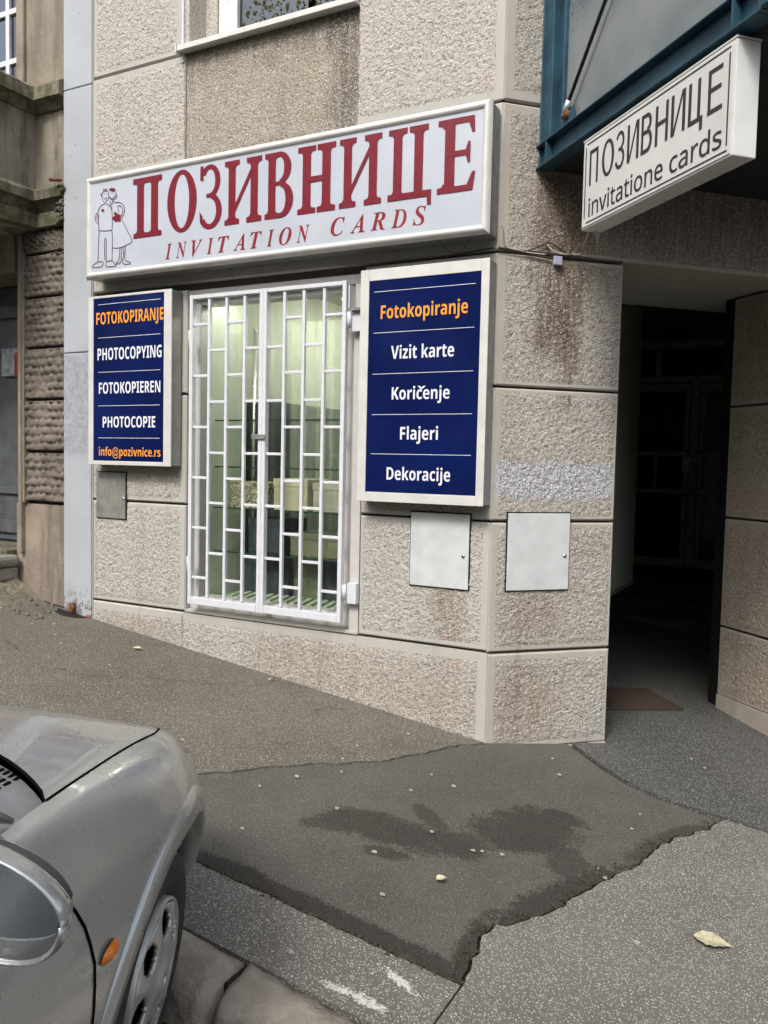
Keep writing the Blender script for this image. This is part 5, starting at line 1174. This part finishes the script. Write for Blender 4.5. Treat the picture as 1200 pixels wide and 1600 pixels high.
car_patch('front_bumper', lambda i, j, c: j < GI and c[1] >= 0.42 and c[2] < 0.55 and not low(c))
car_patch('front_wing_nose', lambda i, j, c: j < GI and c[1] >= 0.42 and c[2] >= 0.55)
car_patch('door', lambda i, j, c: i < iD and ystn[i] > -1.62 and j < GI)
car_patch('rear_body', lambda i, j, c: ystn[i] <= -1.62 and j < GI and not low(c))
car_patch('bonnet', lambda i, j, c: j >= GI and i >= iH)
car_patch('scuttle_panel', lambda i, j, c: j >= GI and iD-1 <= i < iH, M_scut, -0.022)
car_patch('deck', lambda i, j, c: j >= GI and i < iD-1, M_trim, -0.03)
def seam(pts, wd=0.005, lift=0.0015, name='panel_gap', mat=None):
    MB().tube([Vector(p) for p in pts], wd/2, 6).build(name, mat or M_gap, CM, car)
for s_ in (1, -1):
    seam([(G[iD][j][0]*s_, G[iD][j][1], G[iD][j][2]) for j in range(0, GI+1)], 0.007)
    i1 = max(i for i in range(len(ystn)) if ystn[i] < 0.60)
    seam([(G[i][GI][0]*s_, G[i][GI][1], G[i][GI][2]) for i in range(iH, i1)], 0.006)
seam([(G[iH][j][0]*s2, G[iH][j][1], G[iH][j][2]-0.004) for s2, js in ((1, range(GI, NJ)), ) for j in js] + [(-G[iH][j][0], G[iH][j][1], G[iH][j][2]-0.004) for j in range(NJ-2, GI-1, -1)], 0.007)
def bodyx(y, z):
    p = fine_prof(y)[:GI]; zs = [q_[1] for q_ in p]; xs_ = [q_[0] for q_ in p]
    return float(np.interp(z, zs, xs_))
def arch(yc, s_):
    mb = MB(); mb.sm = True; n = 44; rad = [0.366, 0.368, 0.378, 0.408, 0.432, 0.438]; off_ = [-0.05, -0.002, 0.007, 0.009, 0.007, -0.004]; vs = []
    a0, a1 = (6, 194)
    for i in range(n+1):
        a = math.radians(a0 + (a1-a0)*i/n)
        for r, o_ in zip(rad, off_):
            y = yc + r*math.cos(a)*(1.0 if math.cos(a) > 0 else 1.13); z = 0.29 + r*math.sin(a); vs.append(((bodyx(min(y, 0.62), max(z, 0.22))+o_)*s_, y, z))
    K = len(rad); fs = [(i*K+k, i*K+k+1, (i+1)*K+k+1, (i+1)*K+k) for i in range(n) for k in range(K-1)]
    mb.add(vs, fs); mb.build('wheel_arch', M_paint, CM, car)
    seam([vs[i*K+5] for i in range(n+1)], 0.005)
for yc in (0.0, -2.44):
    for s_ in (1, -1): arch(yc, s_)
    MB().cyl((-0.70, yc, 0.30), (1, 0, 0), 0.372, 0.42, 32).build('arch_liner', M_gap, CM, car) if False else None
# liners: dark half drums
for yc in (0.0, -2.44):
    for s_ in (1, -1):
        mb = MB(); n = 28; vs = []
        for i in range(n+1):
            a = math.radians(4 + 196*i/n)
            yy_, zz_ = yc+0.374*math.cos(a)*(1.0 if math.cos(a) > 0 else 1.13), 0.29+0.374*math.sin(a)
            for xx in (0.40, bodyx(min(yy_, 0.6), max(zz_, 0.22))-0.012): vs.append((xx*s_, yy_, zz_))
        b0 = len(vs); vs.append((0.40*s_, yc, 0.30))
        fs = [(2*i, 2*i+1, 2*i+3, 2*i+2) for i in range(n)] + [(2*i, 2*i+2, b0) for i in range(n)]
        mb.add(vs, fs); mb.build('arch_liner', M_gap, CM, car)
box('underbody', M_gap, CM, car, -0.60, 0.60, -2.9, 0.5, 0.18, 0.55); box('sill_floor', M_gap, CM, car, -0.74, 0.74, -2.05, -0.40, 0.20, 0.30)
# wheels
def wheel(xc, yc, s_, steer=0.0):
    Mw = CM @ Matrix.Translation((xc*s_, yc, 0.288)) @ Matrix.Rotation(steer, 4, 'Z') @ (Matrix.Rotation(0, 4, 'Z') if s_ > 0 else Matrix.Rotation(math.pi, 4, 'Z'))
    hub = box('wheel_hub', M_gap, Mw, car, -0.16, -0.03, -0.10, 0.10, -0.10, 0.10, 0.01)
    def lathe(prof, nm, mat, n=64, par=hub):
        mb = MB(); mb.sm = True; K = len(prof); vs = []
        for i in range(n):
            a = 2*math.pi*i/n
            for (x, r) in prof: vs.append((x, r*math.cos(a), r*math.sin(a)))
        fs = [(i*K+k, i*K+k+1, ((i+1) % n)*K+k+1, ((i+1) % n)*K+k) for i in range(n) for k in range(K-1)]
        mb.add(vs, fs); return mb.build(nm, mat, Mw, car)
    lathe([(-0.16, 0.19), (-0.168, 0.24), (-0.155, 0.275), (-0.12, 0.286), (-0.05, 0.288), (-0.018, 0.280), (-0.003, 0.262), (0.004, 0.235), (0.0, 0.210), (-0.010, 0.184), (-0.02, 0.174)], 'tyre', M_rubber)
    lathe([(-0.02, 0.176), (0.001, 0.1755), (0.006, 0.171), (0.0, 0.165), (-0.010, 0.161), (-0.014, 0.159)], 'rim', M_wheel)
    lathe([(-0.07, 0.0), (-0.07, 0.19)], 'brake_disc', M_gap)
    # cover with seven rounded windows
    n, m_ = 168, 22; mb = MB(); mb.sm = True; vs = []; R_ = [0.012 + (0.160-0.012)*k/m_ for k in range(m_+1)]
    def xz(r, a):
        base = 0.006 - 0.030*((r-0.10)/0.10)**2 if r > 0.10 else 0.006
        ph = (a*7/(2*math.pi)) % 1.0; v = abs(ph-0.5)*2
        ring = math.exp(-((r-0.128)/0.035)**2); return base - 0.014*ring*(1-v)**1.0 + 0.010*math.exp(-(r/0.035)**4)
    for i in range(n):
        a = 2*math.pi*i/n
        for r in R_: vs.append((xz(r, a), r*math.cos(a), r*math.sin(a)))
    K = m_+1; fs = []
    for i in range(n):
        for k in range(m_):
            r = (R_[k]+R_[k+1])/2; ph = ((i+0.5)/n*7) % 1.0; u = (ph-0.5)/0.33; v = (r-0.119)/0.033
            if u*u + v*v < 1 - 0.0*u: continue
            fs.append((i*K+k, i*K+k+1, ((i+1) % n)*K+k+1, ((i+1) % n)*K+k))
    mb.add(vs, fs); o = mb.build('wheel_cover', M_wheel, Mw, car); so = o.modifiers.new('t', 'SOLIDIFY'); so.thickness = 0.012; so.offset = -1 
    # plain emblem on the hub: ring with a slanting bolt
    em = MB(); em.arc = None
    ringm = [(0.020*math.cos(a), 0.020*math.sin(a)) for a in np.linspace(0, 2*math.pi, 24, endpoint=False)]
    pth = [Vector((0.019, y_, z_)) for y_, z_ in ringm]; pth.append(pth[0].copy())
    MB().tube(pth, 0.003, 6).tube([Vector((0.019, -0.03, 0.004)), Vector((0.021, 0.0, -0.003)), Vector((0.021, 0.0, 0.003)), Vector((0.019, 0.03, -0.004))], 0.003, 5).cyl((0.006, 0, 0), (1, 0, 0), 0.034, 0.008, 24).build('hub_emblem', M_alu, Mw, car)
wheel(0.742, 0.0, 1, math.radians(4.5)); wheel(0.742, 0.0, -1, math.radians(4.5)); wheel(0.745, -2.44, 1); wheel(0.745, -2.44, -1)
# side indicator
im = MB(); im.sm = True; vs = []; xi = bodyx(-0.412, 0.64)
na, nr_ = 20, 4
for k in range(nr_+1):
    rr = k/nr_
    for i in range(na):
        a = 2*math.pi*i/na; vs.append((xi+0.004+0.012*(1-rr**2), -0.412 + 0.034*rr*math.cos(a), 0.642 + 0.017*rr*math.sin(a) + 0.0*rr))
fs = [(k*na+i, k*na+(i+1) % na, (k+1)*na+(i+1) % na, (k+1)*na+i) for k in range(nr_) for i in range(na)]
im.add(vs, fs)
M_amber = simple('amber_lens', (0.75, 0.20, 0.01), 0.15, spec=0.6, var=0.1); im.build('side_indicator', M_amber, CM, car)
# headlights
M_lens = simple('headlight_lens', (0.42, 0.46, 0.48), 0.08, spec=0.8, var=0.1)
for s_ in (1, -1):
    mb = MB(); mb.sm = True
    for i in range(9):
        for j in range(7):
            u, v = i/8, j/6; y = 0.50+0.17*u; z = 0.49+0.085*v*(1-0.25*u); x = bodyx(y, z)+0.006*math.sin(math.pi*u)**0.5*math.sin(math.pi*v)**0.5
            mb.v.append((x*s_, y, z))
    mb.f = [[i*7+j, (i+1)*7+j, (i+1)*7+j+1, i*7+j+1] for i in range(8) for j in range(6)]; mb.mi = [0]*48; mb.smooth = [True]*48
    mb.build('headlight', M_lens, CM, car)
# door moulding
for s_ in (1, -1):
    pts = []
    mb = MB(); vs = []; ys_ = list(np.linspace(-0.505, -1.6, 24))
    for k, y in enumerate(ys_):
        tpr = min(1, k/3.0); z0_, z1_ = 0.475-0.028*tpr, 0.478+0.028*tpr
        vs += [((bodyx(y, z0_)-0.004)*s_, y, z0_), ((bodyx(y, z0_)+0.013*tpr+0.001)*s_, y, z0_+0.006*tpr), ((bodyx(y, z1_)+0.013*tpr+0.001)*s_, y, z1_-0.006*tpr), ((bodyx(y, z1_)-0.004)*s_, y, z1_)]
    mb.add(vs, [(i*4+k, i*4+k+1, (i+1)*4+k+1, (i+1)*4+k) for i in range(len(ys_)-1) for k in range(3)]); mb.build('door_moulding', M_trim, CM, car)
# scuttle grille slots and wiper
sg_ = MB()
for k in range(20):
    for r_ in range(3):
        x = 0.24+0.0155*k; y = -0.215-0.13*(x/0.62)**3 - 0.034*r_
        if x < 0.56:
            pr_ = fine_prof(y-0.016)[GI:]; zt = float(np.interp(x, [p_[0] for p_ in pr_][::-1], [p_[1] for p_ in pr_][::-1])) - 0.022
            sg_.box(x, x+0.0075, y-0.024, y-0.004, zt-0.006, zt+0.0012)
sg_.build('vent_slots', M_gap, CM, car)
MB().tube([(0.50, -0.36, 0.885), (0.30, -0.33, 0.905), (-0.10, -0.31, 0.925)], 0.0045, 6).build('wiper', M_gap, CM, car)
# greenhouse
ZR = 1.40
def gh(nm, mat, pts, th=0.006):
    n = len(pts); mb = MB(); mb.add(pts, [tuple(range(n))]); o = mb.build(nm, mat, CM, car, ns=False); so = o.modifiers.new('t', 'SOLIDIFY'); so.thickness = th; so.offset = 0; return o
def lerp3(a, b, t): return tuple(a[k]+(b[k]-a[k])*t for k in range(3))
A0, A1 = (0.655, -0.56, 0.925), (0.535, -1.12, 1.335)      # windscreen pillar
R0, R1 = (0.66, -2.62, 0.95), (0.54, -2.30, 1.33)
ws = []
nW = 12
mb = MB(); mb.sm = True
for i in range(nW+1):
    t = i/nW*2-1
    for k in range(7):
        v = k/6; xb = 0.60*t; yb = -0.44 - 0.13*t*t + 0.05; xt = 0.50*t; yt = -1.07 - 0.05*t*t
        mb.v.append((xb+(xt-xb)*v, yb+(yt-yb)*v + 0.02*math.sin(math.pi*v), 0.905+(1.345-0.905)*v + 0.025*math.sin(math.pi*v)))
mb.f = [[i*7+k, (i+1)*7+k, (i+1)*7+k+1, i*7+k+1] for i in range(nW) for k in range(6)]; mb.mi = [0]*len(mb.f); mb.smooth = [True]*len(mb.f)
mb.build('windscreen', M_car_glass, CM, car)
for s_ in (1, -1):
    m3 = lambda p: (p[0]*s_, p[1], p[2])
    MB().tube([m3((0.640, -0.50, 0.905)), m3((0.618, -0.62, 0.985)), m3(lerp3(A0, A1, 0.5)), m3(A1), m3((0.50, -1.30, 1.375))], [0.006, 0.022, 0.028, 0.03, 0.03], 8).build('pillar', M_paint, CM, car)
    MB().tube([m3((0.50, -1.30, 1.375)), m3((0.52, -1.8, 1.385)), m3((0.53, -2.2, 1.36)), m3(R1)], 0.028, 8).build('roof_rail', M_paint, CM, car)
    MB().tube([m3(R1), m3(lerp3(R1, R0, 0.5)), m3(R0)], [0.05, 0.07, 0.08], 8).build('pillar', M_paint, CM, car)
    MB().tube([m3((0.545, -1.55, 1.37)), m3((0.67, -1.60, 0.95))], 0.02, 8).build('pillar', M_gap, CM, car)
    gh('side_window', M_car_glass, [m3(p) for p in [(0.672, -0.66, 0.935), (0.668, -1.58, 0.95), (0.55, -1.54, 1.36), (0.545, -1.16, 1.335)]])
    gh('side_window', M_car_glass, [m3(p) for p in [(0.668, -1.62, 0.95), (0.66, -2.52, 0.955), (0.55, -2.24, 1.33), (0.55, -1.57, 1.36)]])
    MB().tube([m3((0.672, -0.60, 0.925)), m3((0.678, -1.2, 0.945)), m3((0.675, -2.0, 0.953)), m3((0.66, -2.6, 0.955))], 0.010, 6).build('window_seal', M_gap, CM, car)
mb = MB(); mb.sm = True
for i in range(13):
    t = i/12*2-1
    for k in range(13):
        v = k/12; y = -1.08-1.24*v; xw = 0.515+0.02*math.sin(math.pi*v); mb.v.append((xw*t, y, 1.345+0.055*math.sin(math.pi*min(1, v*1.0))**0.7 + 0.03*(1-t*t)))
mb.f = [[i*13+k, (i+1)*13+k, (i+1)*13+k+1, i*13+k+1] for i in range(12) for k in range(12)]; mb.mi = [0]*144; mb.smooth = [True]*144
mb.build('roof', M_paint, CM, car)
gh('rear_window', M_car_glass, [(-0.52, -2.32, 1.34), (0.52, -2.32, 1.34), (0.60, -2.72, 0.96), (-0.60, -2.72, 0.96)])
M_seat = simple('car_seat_fabric', (0.05, 0.05, 0.055), 0.9)
for x in (-0.33, 0.33):
    box('seat', M_seat, CM, car, x-0.23, x+0.23, -1.55, -1.05, 0.42, 0.60, 0.05); box('seat_back', M_seat, CM, car, x-0.22, x+0.22, -1.72, -1.58, 0.60, 1.15, 0.05)
box('dashboard', M_trim, CM, car, -0.6, 0.6, -0.85, -0.52, 0.70, 0.90, 0.05)
# door mirrors
def mirror(s_):
    cx, cy, cz = 0.795, -0.835, 0.990; a_, b_ = 0.122, 0.072
    def outline(t, k=1.0, dx=0.0):
        ca, sa = math.cos(t), math.sin(t); ex = 2/(2.25 if sa > 0 else 2.7)
        x = math.copysign(abs(ca)**ex, ca)*a_*k; z = math.copysign(abs(sa)**ex, sa)*b_*k
        z += 0.020*k*(-x/a_)*(1 if z > 0 else 0.25)          # higher near the door
        if z < 0: x *= 0.95
        return x, z
    def ring(k, y, n=40, dx=0.0, dzz=0.0):
        return [((cx + outline(2*math.pi*i/n, k)[0] + dx)*s_, cy + y, cz + outline(2*math.pi*i/n, k)[1] + dzz) for i in range(n)]
    n = 40
    def loft(rings, nm, mat, cap=False):
        mb = MB(); mb.sm = True; vs = [p for r in rings for p in r]
        fs = [(q_*n+i, q_*n+(i+1) % n, (q_+1)*n+(i+1) % n, (q_+1)*n+i) for q_ in range(len(rings)-1) for i in range(n)]
        if cap: fs.append(tuple(range((len(rings)-1)*n, len(rings)*n)))
        mb.add(vs, fs); return mb.build(nm, mat, CM, car)
    loft([ring(0.985, -0.002), ring(1.0, 0.006), ring(1.0, 0.025, dx=-0.004, dzz=-0.004), ring(0.93, 0.055, dx=-0.012, dzz=-0.010), ring(0.80, 0.080, dx=-0.020, dzz=-0.016), ring(0.62, 0.103, dx=-0.024, dzz=-0.022), ring(0.28, 0.114, dx=-0.034, dzz=-0.028)], 'mirror_housing', M_paint, True)
    loft([ring(0.985, -0.002), ring(0.965, -0.007), ring(0.94, -0.006), ring(0.925, 0.001)], 'mirror_rim', M_mirrim); loft([ring(0.926, 0.0), ring(0.91, 0.02), ring(0.87, 0.045)], 'mirror_lining', M_lining)
    loft([ring(0.862, 0.044), ring(0.80, 0.047), ring(0.02, 0.047)], 'mirror_inner', M_trim, True)
    # glass, slightly turned and pushed to the inside lower corner
    mb = MB(); rg = []
    for i in range(n):
        x, z = outline(2*math.pi*i/n, 0.905); x = max(x, -a_*0.66)
        rg.append(((cx+x+0.004)*s_, cy+0.016+0.08*x, cz+z-0.002))
    mb.add(rg, [tuple(range(n))]); mb.build('mirror_glass', M_mirror, CM, car, ns=False)
    seam([tuple(p) for p in rg] + [tuple(rg[0])], 0.003)
    MB().tube([(0.66*s_, -0.70, 0.955), (0.72*s_, -0.755, 0.965), (0.76*s_, -0.79, 0.985)], [0.045, 0.036, 0.04], 12).build('mirror_arm', M_paint, CM, car)
    mb = MB(); mb.sm = True
    mb.add([(0.672*s_, -0.585, 0.925), (0.676*s_, -0.80, 0.935), (0.64*s_, -0.80, 1.05), (0.645*s_, -0.70, 1.035), (0.70*s_, -0.60, 0.93), (0.71*s_, -0.80, 0.94), (0.665*s_, -0.80, 1.06), (0.665*s_, -0.70, 1.04)], [(0,1,2,3), (4,5,6,7), (0,1,5,4), (1,2,6,5), (2,3,7,6), (3,0,4,7)])
    mb.build('mirror_base', M_trim, CM, car, bevel=0.01)
M_lining = simple('mirror_lining_plastic', (0.05, 0.052, 0.055), 0.5)
M_mirror = N('mirror_glass'); M_mirror = M_mirror.out((0.85, 0.9, 0.92), 0.02, 1.0)
M_mirrim = simple('mirror_rim_silver', (0.46, 0.48, 0.49), 0.25, 0.6, var=0.04)
mirror(1); mirror(-1)

# ---------------------------------------------------------------- across the street, behind the camera (seen in glass and paint)
opp = empty('opposite_building', FA @ Matrix.Translation((0, -15, -0.2)), 'pale plaster building across the street with rows of windows', 'building')
M_opp = simple('opposite_plaster', (0.40, 0.36, 0.30), 0.9, var=0.1, scale=1)
box('wall', M_opp, FA, opp, -26, 18, -22.0, -15.0, -3, 8.5)
M_opw = simple('opposite_window', (0.04, 0.05, 0.055), 0.1, spec=0.6)
wm = None
for r_ in range(3):
    for c in range(13):
        x = -23 + c*3.1; z = 1.0+r_*2.5; box('window', M_opw, FA, opp, x, x+1.3, -15.0, -14.93, z, z+1.6)
def bark_leaf():
    q = N('autumn_foliage'); t = q.t; tl = q.n('ShaderNodeBsdfTranslucent'); df = q.n('ShaderNodeBsdfDiffuse'); mxs = q.n('ShaderNodeMixShader'); mxs.inputs[0].default_value = 0.55
    cc = q.mix(q.ramp(q.noise(0.8, 2), 0.4, 0.6), (0.55, 0.46, 0.12), (0.30, 0.32, 0.08)); t.links.new(cc, tl.inputs[0]); t.links.new(cc, df.inputs[0])
    t.links.new(df.outputs[0], mxs.inputs[1]); t.links.new(tl.outputs[0], mxs.inputs[2]); t.links.new(mxs.outputs[0], t.nodes['Material Output'].inputs[0])
    return simple('tree_bark', (0.09, 0.07, 0.055), 0.95, var=0.3, scale=20, bump=0.6), q.m
M_bark, M_fol = bark_leaf()
for ti, (tx, ty, lab) in enumerate([(-9.8, -10.5, 'autumn street tree across the road, uphill one'), (2.8, -11.0, 'autumn street tree across the road, downhill one')]):
    b0 = FA @ Vector((tx, ty, gz(tx)-0.15)); TM = Matrix.Translation(b0) @ Matrix.Diagonal((1.9, 1.9, 2.1 if ti == 0 else 1.6, 1))
    tr_ = empty('street_tree', TM, lab, 'tree', 'street trees across the road')
    tb = MB(); tb.tube([(0,0,0), (0.05,0.03,1.4), (0.0,0.1,3.0), (0.1,0.0,4.4)], [0.2, 0.16, 0.13, 0.08], 10)
    tips = []
    for k in range(14):
        a = random.random()*6.28; h = 2.4+random.random()*2; L = 1.2+random.random()*1.3
        p0 = Vector((0, 0.05, h)); p1 = p0 + Vector((math.cos(a)*L*0.6, math.sin(a)*L*0.6, L*0.5)); p2 = p1 + Vector((math.cos(a+0.4)*L*0.5, math.sin(a+0.4)*L*0.5, L*0.5)); tb.tube([p0, p1, p2], [0.06, 0.035, 0.012], 6); tips += [p1, p2, (p1+p2)/2]
    tb.build('trunk', M_bark, TM, tr_)
    cb_ = MB()
    for k in range(9000):
        p = random.choice(tips) + Vector((random.gauss(0, 0.5), random.gauss(0, 0.5), random.gauss(0, 0.45))); s = random.uniform(0.018, 0.04)
        u = Vector((random.gauss(0,1), random.gauss(0,1), random.gauss(0,1))).normalized(); v = u.orthogonal().normalized()
        cb_.add([p-u*s, p+v*s*0.6, p+u*s, p-v*s*0.6], [(0,1,2,3)])
    cb_.build('crown', M_fol, TM, tr_, ns=False)
